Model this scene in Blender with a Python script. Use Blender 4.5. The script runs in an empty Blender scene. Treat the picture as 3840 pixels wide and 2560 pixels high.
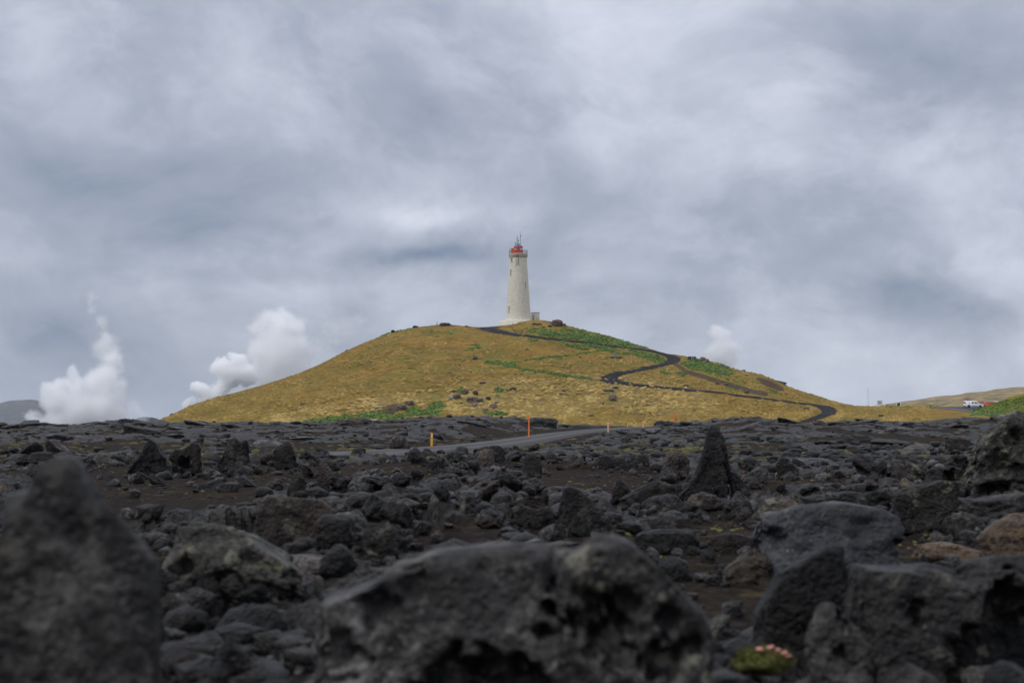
import bpy, bmesh, math, random
import numpy as np
from mathutils import Vector, Matrix, Euler

# ---------------------------------------------------------------- camera
FPX = 3840 * 50.0 / 36.0          # focal length in photo pixels
HY = 1585.0                       # photo row of the camera's own level
CAMZ = 0.75
scene = bpy.context.scene
COL = scene.collection
cam_d = bpy.data.cameras.new('camera')
cam = bpy.data.objects.new('camera', cam_d)
COL.objects.link(cam)
PITCH = math.atan((HY - 1280.0) / FPX)
cam.location = (0, 0, CAMZ)
cam.rotation_euler = (math.radians(90) + PITCH, 0, 0)
cam_d.sensor_width = 36.0
cam_d.lens = 50.0
cam_d.clip_start = 0.05
cam_d.clip_end = 20000
cam_d.dof.use_dof = True
cam_d.dof.focus_distance = 260.0
cam_d.dof.aperture_fstop = 4.0
scene.camera = cam

# ---------------------------------------------------------------- sky
SUN_EL, SUN_AZ = math.radians(48), math.radians(244)   # azimuth clockwise from +Y: from the left
world = bpy.data.worlds.new('World')
scene.world = world
world.use_nodes = True
wt = world.node_tree
wt.nodes.clear()
world.cycles.sampling_method = 'NONE'     # an even overcast needs no light map


class NT:
    """small helper for wiring shader nodes"""
    def __init__(self, tree):
        self.t = tree

    def n(self, kind, **kw):
        nd = self.t.nodes.new(kind)
        for k, v in kw.items():
            setattr(nd, k, v)
        return nd

    def put(self, sock, v):
        if isinstance(v, bpy.types.NodeSocket):
            self.t.links.new(v, sock)
        elif v is not None:
            sock.default_value = v

    def math(self, op, a, b=None, c=None, clamp=False):
        nd = self.n('ShaderNodeMath', operation=op, use_clamp=clamp)
        for i, v in enumerate((a, b, c)):
            self.put(nd.inputs[i], v)
        return nd.outputs[0]

    def vec(self, op, a, b=None, s=None):
        nd = self.n('ShaderNodeVectorMath', operation=op)
        self.put(nd.inputs[0], a)
        if b is not None:
            self.put(nd.inputs[1], b)
        if s is not None:
            self.put(nd.inputs['Scale'], s)
        return nd.outputs['Value'] if op in ('DISTANCE', 'LENGTH', 'DOT_PRODUCT') else nd.outputs[0]

    def noise(self, vec, scale, detail=4, rough=0.5, dist=0.0, col=False):
        nd = self.n('ShaderNodeTexNoise')
        self.put(nd.inputs['Vector'], vec)
        self.put(nd.inputs['Scale'], scale)
        self.put(nd.inputs['Detail'], detail)
        self.put(nd.inputs['Roughness'], rough)
        self.put(nd.inputs['Distortion'], dist)
        return nd.outputs['Color'] if col else nd.outputs['Fac']

    def voro(self, vec, scale, feature='F1', out='Distance', rand=1.0):
        nd = self.n('ShaderNodeTexVoronoi', feature=feature)
        self.put(nd.inputs['Vector'], vec)
        self.put(nd.inputs['Scale'], scale)
        self.put(nd.inputs['Randomness'], rand)
        return nd.outputs[out]

    def ramp(self, fac, stops, interp='LINEAR'):
        nd = self.n('ShaderNodeValToRGB')
        cr = nd.color_ramp
        cr.interpolation = interp
        while len(cr.elements) > 1:
            cr.elements.remove(cr.elements[-1])
        for i, (p, c) in enumerate(stops):
            e = cr.elements[0] if i == 0 else cr.elements.new(p)
            e.position = p
            e.color = (*c, 1) if len(c) == 3 else c
        self.put(nd.inputs[0], fac)
        return nd.outputs[0]

    def step(self, v, lo, hi):
        nd = self.n('ShaderNodeMapRange', interpolation_type='SMOOTHSTEP')
        self.put(nd.inputs[0], v)
        self.put(nd.inputs[1], lo)
        self.put(nd.inputs[2], hi)
        return nd.outputs[0]

    def mix(self, fac, a, b, blend='MIX'):
        nd = self.n('ShaderNodeMix', data_type='RGBA', blend_type=blend)
        self.put(nd.inputs[0], fac)
        self.put(nd.inputs[6], (*a, 1) if isinstance(a, tuple) and len(a) == 3 else a)
        self.put(nd.inputs[7], (*b, 1) if isinstance(b, tuple) and len(b) == 3 else b)
        return nd.outputs[2]


W = NT(wt)
g = W.n('ShaderNodeTexCoord').outputs['Generated']
sky = W.n('ShaderNodeTexSky', sky_type='NISHITA')
sky.sun_disc = False
sky.sun_elevation = SUN_EL
sky.sun_rotation = SUN_AZ
skyc = W.mix(1.0, sky.outputs[0], (0.09, 0.09, 0.09), 'MULTIPLY')
sep = W.n('ShaderNodeSeparateXYZ')
W.put(sep.inputs[0], g)
dx, dy, dz = sep.outputs
# cloud deck: soft layered noise over the whole sky, flattened towards the horizon
flat = W.vec('MULTIPLY', g, (1.0, 1.0, 1.55))
warp = W.noise(flat, 3.2, 3, 0.55, col=True)
warped = W.vec('ADD', flat, W.vec('SCALE', W.vec('SUBTRACT', warp, (0.5, 0.5, 0.5)), s=0.16))
n1 = W.noise(warped, 4.4, 6, 0.55)
n2 = W.noise(warped, 14.0, 5, 0.62)
n3 = W.noise(W.vec('ADD', flat, (5.2, 1.3, 7.7)), 2.1, 2, 0.5)
dens = W.math('ADD', W.math('MULTIPLY', W.math('SUBTRACT', n1, 0.5), 1.05),
              W.math('ADD', W.math('MULTIPLY', W.math('SUBTRACT', n2, 0.5), 0.52),
                     W.math('MULTIPLY', W.math('SUBTRACT', n3, 0.5), 0.50)))
dens = W.math('ADD', dens, 0.56)
# the particular banks of cloud standing over the hill (fixed compass directions)
dyc = W.math('MAXIMUM', dy, 0.05)
front = W.step(dy, 0.3, 0.6)
wsep = W.n('ShaderNodeSeparateXYZ')
W.put(wsep.inputs[0], W.noise(flat, 7.0, 4, 0.6, col=True))
u0 = W.math('ADD', W.math('DIVIDE', dx, dyc), W.math('MULTIPLY', W.math('SUBTRACT', wsep.outputs[0], 0.5), 0.085))
v0 = W.math('ADD', W.math('DIVIDE', dz, dyc), W.math('MULTIPLY', W.math('SUBTRACT', wsep.outputs[1], 0.5), 0.055))
BANKS = [  # photo x, y, rx, ry, brightness
    (1000, 330, 520, 240, 0.16), (300, 300, 420, 200, 0.08), (1640, 812, 240, 46, 0.36),
    (2500, 260, 520, 220, 0.17), (2900, 520, 420, 200, 0.13), (3050, 330, 200, 60, 0.10),
    (2700, 760, 300, 160, 0.09), (1600, 40, 260, 70, -0.10), (1500, 260, 330, 170, -0.19), (1750, 430, 260, 130, -0.12),
    (650, 720, 700, 120, -0.17), (1000, 850, 480, 75, -0.13), (200, 620, 330, 110, -0.10),
    (1560, 952, 300, 36, -0.42), (1180, 1010, 330, 40, -0.10), (3500, 160, 480, 210, -0.16),
    (3300, 430, 220, 110, -0.10), (3600, 1170, 330, 90, -0.36), (3330, 1110, 170, 60, -0.22),
    (3150, 800, 500, 140, -0.07), (2050, 180, 120, 110, -0.08), (120, 1180, 260, 90, -0.10),
    (3450, 700, 250, 200, 0.04), (2900, 1180, 200, 110, 0.07), (800, 1080, 600, 60, 0.05), (2250, 770, 120, 60, -0.08),
]
lum = dens
for bx, by, rx, ry, amp in BANKS:
    a = W.math('MULTIPLY', W.math('SUBTRACT', u0, (bx - 1920) / FPX), FPX / rx)
    b = W.math('MULTIPLY', W.math('SUBTRACT', v0, (HY - by) / FPX), FPX / ry)
    q = W.math('ADD', W.math('MULTIPLY', a, a), W.math('MULTIPLY', b, b))
    e = W.math('POWER', 2.71828, W.math('MULTIPLY', q, -1.0))
    lum = W.math('ADD', lum, W.math('MULTIPLY', W.math('MULTIPLY', e, amp), front))
n4 = W.noise(W.vec('ADD', warped, (2.7, 9.1, 4.4)), 6.5, 7, 0.62)
edges = W.math('SUBTRACT', W.step(n4, 0.46, 0.58), 0.5)
lum = W.math('ADD', lum, W.math('MULTIPLY', edges, 0.10))
cloud = W.ramp(lum, [(0.0, (0.19, 0.245, 0.365)), (0.22, (0.275, 0.325, 0.425)), (0.45, (0.385, 0.425, 0.52)),
                     (0.66, (0.525, 0.568, 0.675)), (0.85, (0.66, 0.695, 0.80)), (1.0, (0.79, 0.81, 0.88))])
zen = W.math('MULTIPLY', W.math('SUBTRACT', dz, 0.22), 1.28, clamp=True)        # overcast is brighter overhead
cloud = W.mix(zen, cloud, W.mix(1.0, cloud, (2.95, 2.82, 2.64), 'MULTIPLY'))
skymix = W.mix(0.94, skyc, cloud)
bg = W.n('ShaderNodeBackground')
W.put(bg.inputs[0], skymix)
bg.inputs[1].default_value = 1.0
W.put(W.n('ShaderNodeOutputWorld').inputs[0], bg.outputs[0])

# ---------------------------------------------------------------- sun behind the overcast
sl = bpy.data.lights.new('sun', 'SUN')
sl.energy = 1.5
sl.angle = math.radians(14)
sl.color = (1.0, 0.98, 0.95)
so = bpy.data.objects.new('sun', sl)
COL.objects.link(so)
sdir = Vector((math.sin(SUN_AZ) * math.cos(SUN_EL), math.cos(SUN_AZ) * math.cos(SUN_EL), math.sin(SUN_EL)))
so.rotation_euler = sdir.to_track_quat('Z', 'Y').to_euler()
so.location = (0, 0, 120)

scene.view_settings.view_transform = 'Standard'
scene.view_settings.look = 'None'
scene.view_settings.exposure = 0.0
scene.view_settings.gamma = 1.0
scene.cycles.volume_bounces = 10
scene.cycles.max_bounces = 12
scene.cycles.diffuse_bounces = 3
scene.cycles.glossy_bounces = 3
scene.cycles.volume_max_steps = 256
scene.cycles.use_denoising = True

# ---------------------------------------------------------------- noise in numpy
_rng = np.random.default_rng(7)
_perm = np.concatenate([_rng.permutation(256)] * 3).astype(np.int32)
_grad = _rng.normal(size=(256, 3))
_grad /= np.linalg.norm(_grad, axis=1)[:, None]


def pnoise(P):
    P = np.asarray(P, float)
    f = np.floor(P)
    i = f.astype(np.int64) & 255
    f = P - f
    w = f * f * f * (f * (f * 6 - 15) + 10)
    r = 0.0
    for a in (0, 1):
        for b in (0, 1):
            for c in (0, 1):
                h = _perm[_perm[_perm[(i[:, 0] + a) & 255] + ((i[:, 1] + b) & 255)] + ((i[:, 2] + c) & 255)]
                gd = _grad[h]
                d = gd[:, 0] * (f[:, 0] - a) + gd[:, 1] * (f[:, 1] - b) + gd[:, 2] * (f[:, 2] - c)
                wt_ = (w[:, 0] if a else 1 - w[:, 0]) * (w[:, 1] if b else 1 - w[:, 1]) * (w[:, 2] if c else 1 - w[:, 2])
                r = r + d * wt_
    return r * 1.5


def fbm(P, oct=4, gain=0.5):
    r, a = 0.0, 1.0
    for k in range(oct):
        r = r + a * pnoise(P * (2.03 ** k) + k * 17.3)
        a *= gain
    return r


def ridged(P, oct=3, gain=0.5):
    r, a = 0.0, 1.0
    for k in range(oct):
        r = r + a * (1 - 2 * np.abs(pnoise(P * (2.1 ** k) + k * 9.1)))
        a *= gain
    return r


def worley3(P):
    """distance to the nearest scattered point, and a random number for its cell"""
    P = np.asarray(P, float)
    f = np.floor(P)
    best = np.full(len(P), 9.0)
    for a in (-1, 0, 1):
        for b in (-1, 0, 1):
            for c in (-1, 0, 1):
                q = f + np.array([a, b, c])
                i = q.astype(np.int64) & 255
                h = _perm[_perm[_perm[i[:, 0]] + i[:, 1]] + i[:, 2]]
                pt = q + 0.5 + 0.45 * _grad[h]
                best = np.minimum(best, np.sum((pt - P) ** 2, 1))
    return np.sqrt(best)


def plates(x, y, cell, seed):
    """broken crust: tilted plates with gaps between them; height in units of the cell"""
    U = np.stack([x / cell + seed * 7.3, y / cell + seed * 3.1], 1)
    f = np.floor(U)
    b1 = np.full(len(U), 9.0)
    b2 = np.full(len(U), 9.0)
    hh = np.zeros(len(U))
    for a in (-1, 0, 1):
        for b in (-1, 0, 1):
            q = f + np.array([a, b])
            i = q.astype(np.int64) & 255
            h = _perm[_perm[i[:, 0]] + i[:, 1]]
            pt = q + 0.5 + 0.62 * _grad[h][:, :2]
            dv = U - pt
            dd = np.sqrt(np.sum(dv ** 2, 1))
            hv = _grad[h][:, 2] * 0.55 + dv[:, 0] * _grad[(h + 91) & 255][:, 0] * 0.9 + dv[:, 1] * _grad[(h + 17) & 255][:, 1] * 0.9
            new = dd < b1
            b2 = np.where(new, b1, np.minimum(b2, dd))
            hh = np.where(new, hv, hh)
            b1 = np.where(new, dd, b1)
    return hh - 0.5 * (1 - sstep(b2 - b1, 0.0, 0.13))


def sstep(x, a, b):
    t = np.clip((x - a) / (b - a), 0, 1)
    return t * t * (3 - 2 * t)


def XYZ(x, y, z=0.0):
    x = np.asarray(x, float)
    return np.stack([x, np.broadcast_to(y, x.shape), np.broadcast_to(z, x.shape)], 1)


# ---------------------------------------------------------------- pixels and terrain
def zat(py, d):
    return CAMZ + (HY - np.asarray(py, float)) * d / FPX


def xat(px, d):
    return (np.asarray(px, float) - 1920.0) * d / FPX


def pyof(z, d):
    return HY - (z - CAMZ) * FPX / d


def pxof(x, d):
    return 1920.0 + x * FPX / d


NEAR_D = [0.3, 4, 8, 15, 30, 50, 70, 100, 130]
NEAR_Z = [0.0, 0.0, -0.02, -0.08, -0.25, -0.5, -0.75, -0.9, -0.95]
CREST = [(-800, 1612), (0, 1608), (70, 1600), (150, 1594), (300, 1598), (420, 1584), (500, 1583), (560, 1590), (700, 1588), (1000, 1590),
         (1300, 1588), (1450, 1578), (1560, 1574), (1650, 1568), (1750, 1566), (1950, 1572), (2050, 1590), (2150, 1596), (2400, 1599),
         (2520, 1588), (2640, 1586), (2720, 1575), (2790, 1571), (2860, 1576), (2960, 1584), (3060, 1591), (3160, 1584),
         (3250, 1582), (3400, 1592), (3500, 1584), (3600, 1580), (3700, 1574), (3840, 1570), (4700, 1570)]


ROAD_UP = [(1150, 1710), (1266, 1705), (1368, 1699), (1538, 1687), (1708, 1671), (1850, 1650), (1977, 1628), (2124, 1614), (2274, 1607), (2398, 1600.5)]
ROAD_LO = [(1150, 1714), (1266, 1709.5), (1368, 1706), (1538, 1699), (1708, 1690), (1850, 1681), (2009, 1662), (2137, 1643), (2264, 1622), (2398, 1603)]


def cast(fn, px, py, dlo, dhi, n=900):
    """nearest point of a height function along a photo pixel's ray"""
    ds = np.exp(np.linspace(math.log(dlo), math.log(dhi), n))
    ys = pyof(fn(np.full(n, float(px)), ds), ds)
    hit = np.nonzero(ys <= py)[0]
    if len(hit) == 0:
        d = ds[int(np.argmin(ys))]
    else:
        k = hit[0]
        if k == 0:
            d = ds[0]
        else:
            t = (ys[k - 1] - py) / max(1e-6, ys[k - 1] - ys[k])
            d = ds[k - 1] + t * (ds[k] - ds[k - 1])
    return d


def resample(pl, n):
    pl = np.array(pl, float)
    s = np.concatenate([[0], np.cumsum(np.hypot(*np.diff(pl, axis=0).T))])
    q = np.linspace(0, s[-1], n)
    return np.stack([np.interp(q, s, pl[:, 0]), np.interp(q, s, pl[:, 1])], 1)


def road_cast(px, py):
    fn = lambda p, d: np.interp(np.log(d), np.log(NEAR_D + [160, 200, 245]), NEAR_Z + [-0.85, -0.55, zat(1600, 245)])
    d = cast(fn, px, py, 40, 246)
    return xat(px, d), d


_up = np.array([road_cast(*p) for p in resample(ROAD_UP, 60)])
_lo = np.array([road_cast(*p) for p in resample(ROAD_LO, 60)])
ROADC = (_up + np.array([_lo[np.argmin(np.hypot(*(_lo - u_).T))] for u_ in _up])) / 2
_t = np.concatenate([[0], np.cumsum(np.hypot(*np.diff(ROADC, axis=0).T))])
_q = np.linspace(0, _t[-1], 110)
ROADC = np.stack([np.convolve(np.pad(np.interp(_q, _t, ROADC[:, c]), 8, mode='reflect', reflect_type='odd'), np.ones(17) / 17, 'valid') for c in (0, 1)], 1)
ROAD_HW = 3.2


def road_dist(x, d):
    x = np.asarray(x, float).ravel()
    d = np.broadcast_to(np.asarray(d, float), x.shape)
    best = np.full(x.shape, 1e9)
    for (cx, cd) in ROADC[::2]:
        best = np.minimum(best, (x - cx) ** 2 + (d - cd) ** 2)
    return np.sqrt(best)


def road_z(d):
    return np.interp(np.log(d), np.log(NEAR_D + [160, 200, 245, 300]), NEAR_Z + [-0.85, -0.55, zat(1600, 245), -0.4])


def lava_base(px, d):
    z0 = np.interp(np.log(d), np.log(NEAR_D), NEAR_Z)
    yc = np.interp(px, *zip(*CREST))
    dc = np.interp(px, [-800, 2600, 2900, 4700], [238, 238, 186, 186])
    zc = zat(yc, dc)
    t = sstep(d, 118.0, dc)
    z = z0 * (1 - t) + zc * t
    z = z - sstep(d, dc, dc + 20) * 1.55 - np.maximum(d - dc - 20, 0) * 0.02
    # the pressure ridge left of the bend of the road
    x = xat(px, d)
    rw = 1 - sstep(road_dist(x, d).reshape(np.shape(x)), 3.5, 15.0)
    z = np.where(d > 60, z * (1 - rw) + road_z(np.clip(d, 1, 290)) * rw, z)
    g1 = np.exp(-((px - 1805) / 175) ** 2) * np.exp(-((d - 168) / 13) ** 2)
    g2 = np.exp(-((px - 1930) / 110) ** 2) * np.exp(-((d - 166) / 8) ** 2)
    z = z + (1.35 * g1 + 0.5 * g2) * (1 - rw)
    # rubble ridges crossing the middle of the field
    rr = 30 + 2.0 * np.sin(px / 310.0) + 1.3 * np.sin(px / 97.0)
    z = z + 0.22 * np.exp(-((d - rr) / 3.0) ** 2) * sstep(px, 1250, 1550) * (1 - sstep(px, 2500, 2750))
    z = z + 0.18 * np.exp(-((d - 17) / 3.0) ** 2) * sstep(px, 2550, 2900)
    z = z + 0.35 * np.exp(-((d - 14) / 3.5) ** 2) * sstep(px, 3500, 3800)
    z = z + 0.14 * np.exp(-((d - 9) / 2.0) ** 2) * sstep(px, 1000, 1300) * (1 - sstep(px, 2200, 2500))
    return z


def ash(px, py):
    """bare ash flats, by where they lie in the photo"""
    m = np.zeros_like(px)
    for cx, cy, rx, ry in [(600, 1850, 420, 120), (760, 1800, 330, 60), (2250, 1790, 330, 40), (2500, 2080, 330, 60), (1500, 1780, 250, 16),
                           (3300, 1660, 330, 22), (300, 1680, 500, 20), (1100, 1680, 300, 14), (2700, 1690, 260, 18), (2700, 2000, 200, 50)]:
        q = ((px - cx) / rx) ** 2 + ((py - cy) / ry) ** 2
        m = np.maximum(m, 1 - sstep(q, 0.6, 1.25))
    return m


def lava_full(px, d):
    shp = np.shape(px)
    px = np.asarray(px, float).ravel()
    d = np.broadcast_to(np.asarray(d, float), px.shape).ravel()
    zb = lava_base(px, d)
    x = xat(px, d)
    py = pyof(zb, d)
    n = fbm(XYZ(x * 0.22, d * 0.11, 3.0), 3)
    rocky = sstep(n, -0.28, 0.22)
    rocky = rocky * (1 - ash(px, py))
    rd = road_dist(x, d)
    keep = sstep(rd, 3.7, 8.0)
    rocky = rocky * keep
    far = sstep(d, 45, 110)
    near = 1 - sstep(d, 25, 60)
    P = XYZ(x, d, 0.0)
    r1 = ridged(P * np.array([1.1, 1.1, 1]) + 3, 3) * 0.055 + fbm(P * 2.9, 3) * 0.035
    q = P * np.array([0.16, 0.085, 1])
    wv = pnoise(q * 0.7 + 40) * 2
    q2 = q + np.stack([wv * 0.4, wv, wv * 0], 1)
    fold = ridged(q2, 4, 0.55)
    r2 = np.maximum(fold, -0.2) * 0.27 + fbm(P * np.array([0.7, 0.5, 1]), 3) * 0.13
    pl = plates(x, d, 1.15, 1) * 0.17 + plates(x, d, 0.42, 2) * 0.085 + plates(x, d, 0.17, 3) * 0.035
    pf = plates(x, d * 0.6, 2.6, 4) * 0.16 + plates(x, d * 0.7, 0.9, 5) * 0.10
    mid = sstep(d, 2.5, 5) * (1 - sstep(d, 40, 90))
    z = zb + rocky * (pl * mid + pf * sstep(d, 35, 70) + r1 * 0.7 * near * sstep(d, 2, 6) + r2 * 0.8 * far) + (1 - far) * fbm(P * 0.45, 2) * 0.035 * keep
    z = z + keep * (1 - rocky) * far * fbm(P * 0.25, 3) * 0.1
    z = z - (1 - keep) * 0.02
    return z.reshape(shp), rocky.reshape(shp)


def lava_z(px, d):
    a = np.atleast_1d(np.asarray(px, float))
    z, _ = lava_full(a, np.broadcast_to(np.asarray(d, float), a.shape))
    return float(z[0]) if np.ndim(px) == 0 else z


# hill: silhouette read from the photo, slope rising away from its foot
SIL = [(430, 1650), (520, 1606), (560, 1590), (600, 1574), (650, 1555), (700, 1529), (740, 1512), (800, 1493), (900, 1468), (1000, 1440), (1100, 1408), (1150, 1390),
       (1200, 1368), (1250, 1341), (1300, 1312), (1350, 1290), (1400, 1270), (1450, 1248), (1500, 1235), (1550, 1224), (1600, 1222),
       (1680, 1216), (1750, 1224), (1800, 1227), (1850, 1225), (1880, 1217), (1930, 1212), (1975, 1203), (2000, 1199), (2030, 1199), (2060, 1204), (2110, 1212),
       (2140, 1222), (2200, 1237), (2250, 1250), (2300, 1263), (2350, 1280), (2400, 1294), (2450, 1309), (2500, 1325), (2560, 1333),
       (2600, 1342), (2650, 1354), (2690, 1359), (2750, 1379), (2800, 1391), (2850, 1399), (2900, 1421), (2950, 1444), (3000, 1461),
       (3100, 1487), (3200, 1512), (3260, 1522), (3400, 1524), (3500, 1524), (4600, 1524)]
MEADOW_D = [150, 185, 207, 220, 235, 265, 300, 325, 340, 365, 385, 420, 480, 700]
MEADOW_Y = [1660, 1640, 1624, 1606, 1590, 1569, 1555, 1545, 1538.5, 1529.5, 1525.5, 1522.5, 1526, 1550]


def hill_crest_d(px):
    return 455 - 55 * ((np.asarray(px, float) - 1944) / 1400.0) ** 2


def hill_base(px, d):
    px = np.asarray(px, float)
    d = np.asarray(d, float) + 0 * px
    ys = np.interp(px, *zip(*SIL))
    # soften the silhouette table
    ys = (ys + np.interp(px - 14, *zip(*SIL)) + np.interp(px + 14, *zip(*SIL))) / 3
    dc = hill_crest_d(px)
    d0 = 250.0
    t = np.clip((d - d0) / (dc - d0), 0, 1)
    s = np.sin(t * math.pi / 2) ** 1.12
    y = 1645 + (ys - 1645) * s
    z = zat(y, d)
    zc = zat(ys, dc)
    back = np.maximum(d - dc - 26, 0)
    z = np.where(d > dc, zc - 0.0016 * back ** 2, z)
    z = np.where(d < d0, zat(1645, d0) + 0 * z, z)
    ym = np.interp(d, MEADOW_D, MEADOW_Y)
    zm = zat(ym, d)
    # grassy bank that hides the lower half of the parked cars
    rise = np.interp(px, [3600, 3650, 3690, 3730, 3780, 3840, 4000, 4300], [0, 0.3, 1.0, 1.9, 3.5, 4.4, 5.6, 6.5])
    zm = zm + rise * np.exp(-((d - 322) / 20.0) ** 2) * np.where(d < 322, 1, np.exp(-((d - 322) / 14.0) ** 2))
    b = sstep(px, 3000, 3300)
    return z * (1 - b) + zm * b


def hill_full(px, d):
    px = np.asarray(px, float)
    z = hill_base(px, d)
    x = xat(px, d)
    P = XYZ(x.ravel(), (d + 0 * x).ravel(), 0.0)
    fade = sstep(d + 0 * px, 255, 300).ravel() * (1 - 0.75 * sstep(px, 3000, 3200)).ravel()
    nz = (fbm(P * np.array([0.045, 0.05, 1]), 3) * 0.75 + fbm(P * np.array([0.22, 0.3, 1]) + 7, 3) * 0.30 - np.maximum(ridged(P * np.array([0.03, 0.011, 1]) + 3, 2) - 0.6, 0) * 1.6) * fade
    near_c = 1 - 0.65 * np.exp(-((d + 0 * px - hill_crest_d(px)) / 25.0) ** 2).ravel()
    return z + (nz * near_c).reshape(z.shape)


_HPX = np.linspace(430, 4500, 620)
_HD = np.concatenate([np.linspace(176, 250, 30)[:-1], np.linspace(250, 470, 250)[:-1], np.linspace(470, 640, 45)])
_HG = hill_full(np.repeat(_HPX[:, None], len(_HD), 1).reshape(-1), np.tile(_HD, len(_HPX))).reshape(len(_HPX), len(_HD))


def hill_z(px, d):
    i = np.clip((px - _HPX[0]) / (_HPX[1] - _HPX[0]), 0, len(_HPX) - 1.001)
    k = int(i)
    f = i - k
    return float(np.interp(d, _HD, _HG[k]) * (1 - f) + np.interp(d, _HD, _HG[k + 1]) * f)


_HY = pyof(_HG, _HD[None, :])


def hill_cast(px, py, dmin=0.0):
    i = np.clip((px - _HPX[0]) / (_HPX[1] - _HPX[0]), 0, len(_HPX) - 1.001)
    k = int(i)
    f = i - k
    ys = _HY[k] * (1 - f) + _HY[k + 1] * f
    ok = (ys <= py) & (_HD >= dmin)
    h = np.nonzero(ok)[0]
    if len(h) == 0:
        m = int(np.argmin(np.where(_HD < 475, ys, 9e9)))
        d = _HD[m]
    else:
        m = h[0]
        d = _HD[m] if m == 0 else _HD[m - 1] + (ys[m - 1] - py) / max(1e-6, ys[m - 1] - ys[m]) * (_HD[m] - _HD[m - 1])
        d = float(np.clip(d, _HD[max(m - 1, 0)], _HD[m]))
    return float(xat(px, d)), float(d), hill_z(px, d)


# ---------------------------------------------------------------- object helpers
def tag(o, label=None, cat=None, group=None, kind=None):
    for k, v in (('label', label), ('category', cat), ('group', group), ('kind', kind)):
        if v:
            o[k] = v
    return o


def link(name, me, mat=None, parent=None):
    o = bpy.data.objects.new(name, me)
    COL.objects.link(o)
    if mat is not None and me is not None:
        for m in (mat if isinstance(mat, (list, tuple)) else [mat]):
            me.materials.append(m)
    if parent is not None:
        o.parent = parent
    return o


def mesh_np(name, V, F, smooth=True):
    V = np.asarray(V, np.float32)
    me = bpy.data.meshes.new(name)
    F = np.asarray(F, np.int32)
    me.vertices.add(len(V))
    me.vertices.foreach_set('co', V.ravel())
    n, k = F.shape
    me.loops.add(n * k)
    me.loops.foreach_set('vertex_index', F.ravel())
    me.polygons.add(n)
    me.polygons.foreach_set('loop_start', np.arange(0, n * k, k, dtype=np.int32))
    me.polygons.foreach_set('loop_total', np.full(n, k, np.int32))
    me.update(calc_edges=True)
    if smooth:
        me.polygons.foreach_set('use_smooth', np.ones(n, bool))
    me.validate()
    return me


def attr(me, name, arr):
    a = me.attributes.new(name, 'FLOAT', 'POINT')
    a.data.foreach_set('value', np.asarray(arr, np.float32))


def grid_faces(nr, nc):
    i = np.arange(nr * nc).reshape(nr, nc)
    return np.stack([i[:-1, :-1].ravel(), i[:-1, 1:].ravel(), i[1:, 1:].ravel(), i[1:, :-1].ravel()], 1)


def empty(name, loc=(0, 0, 0), rz=0.0):
    o = bpy.data.objects.new(name, None)
    COL.objects.link(o)
    o.location = loc
    o.rotation_euler = (0, 0, rz)
    return o


def bm_obj(name, bm, mat, parent=None, smooth=False):
    me = bpy.data.meshes.new(name)
    bm.normal_update()
    bm.to_mesh(me)
    bm.free()
    if smooth:
        me.polygons.foreach_set('use_smooth', np.ones(len(me.polygons), bool))
    return link(name, me, mat, parent)


def add_box(bm, c, s, rot=None, bevel=0.0):
    r = bmesh.ops.create_cube(bm, size=1.0)
    vs = r['verts']
    M = Matrix.Translation(Vector(c)) @ (rot.to_matrix().to_4x4() if rot else Matrix()) @ Matrix.Diagonal((*s, 1))
    bmesh.ops.transform(bm, matrix=M, verts=vs)
    if bevel:
        es = list({e for v in vs for e in v.link_edges})
        bmesh.ops.bevel(bm, geom=es, offset=bevel, segments=2, affect='EDGES', profile=0.6)
    return vs


def add_cyl(bm, p0, p1, r0, r1=None, seg=12):
    p0, p1 = Vector(p0), Vector(p1)
    d = p1 - p0
    r = bmesh.ops.create_cone(bm, cap_ends=True, segments=seg, radius1=r0, radius2=r0 if r1 is None else r1, depth=d.length)
    M = Matrix.Translation((p0 + p1) / 2) @ d.to_track_quat('Z', 'Y').to_matrix().to_4x4()
    bmesh.ops.transform(bm, matrix=M, verts=r['verts'])


def box_part(name, c, s, mat, parent, rot=None, bevel=0.0):
    bm = bmesh.new()
    add_box(bm, c, s, rot, bevel)
    return bm_obj(name, bm, mat, parent)


def cyl_part(name, p0, p1, r0, mat, parent, r1=None, seg=12):
    bm = bmesh.new()
    add_cyl(bm, p0, p1, r0, r1, seg)
    return bm_obj(name, bm, mat, parent, smooth=False)


def lathe(name, prof, mat, parent, seg=48):
    V, F = [], []
    for (r, z) in prof:
        for k in range(seg):
            a = 2 * math.pi * k / seg
            V.append((r * math.cos(a), r * math.sin(a), z))
    for i in range(len(prof) - 1):
        for k in range(seg):
            k2 = (k + 1) % seg
            F.append((i * seg + k, i * seg + k2, (i + 1) * seg + k2, (i + 1) * seg + k))
    me = mesh_np(name, V, F)
    o = link(name, me, mat, parent)
    return o


# ---------------------------------------------------------------- materials
def material(name):
    m = bpy.data.materials.new(name)
    m.use_nodes = True
    t = NT(m.node_tree)
    b = m.node_tree.nodes['Principled BSDF']
    return m, t, b


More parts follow.
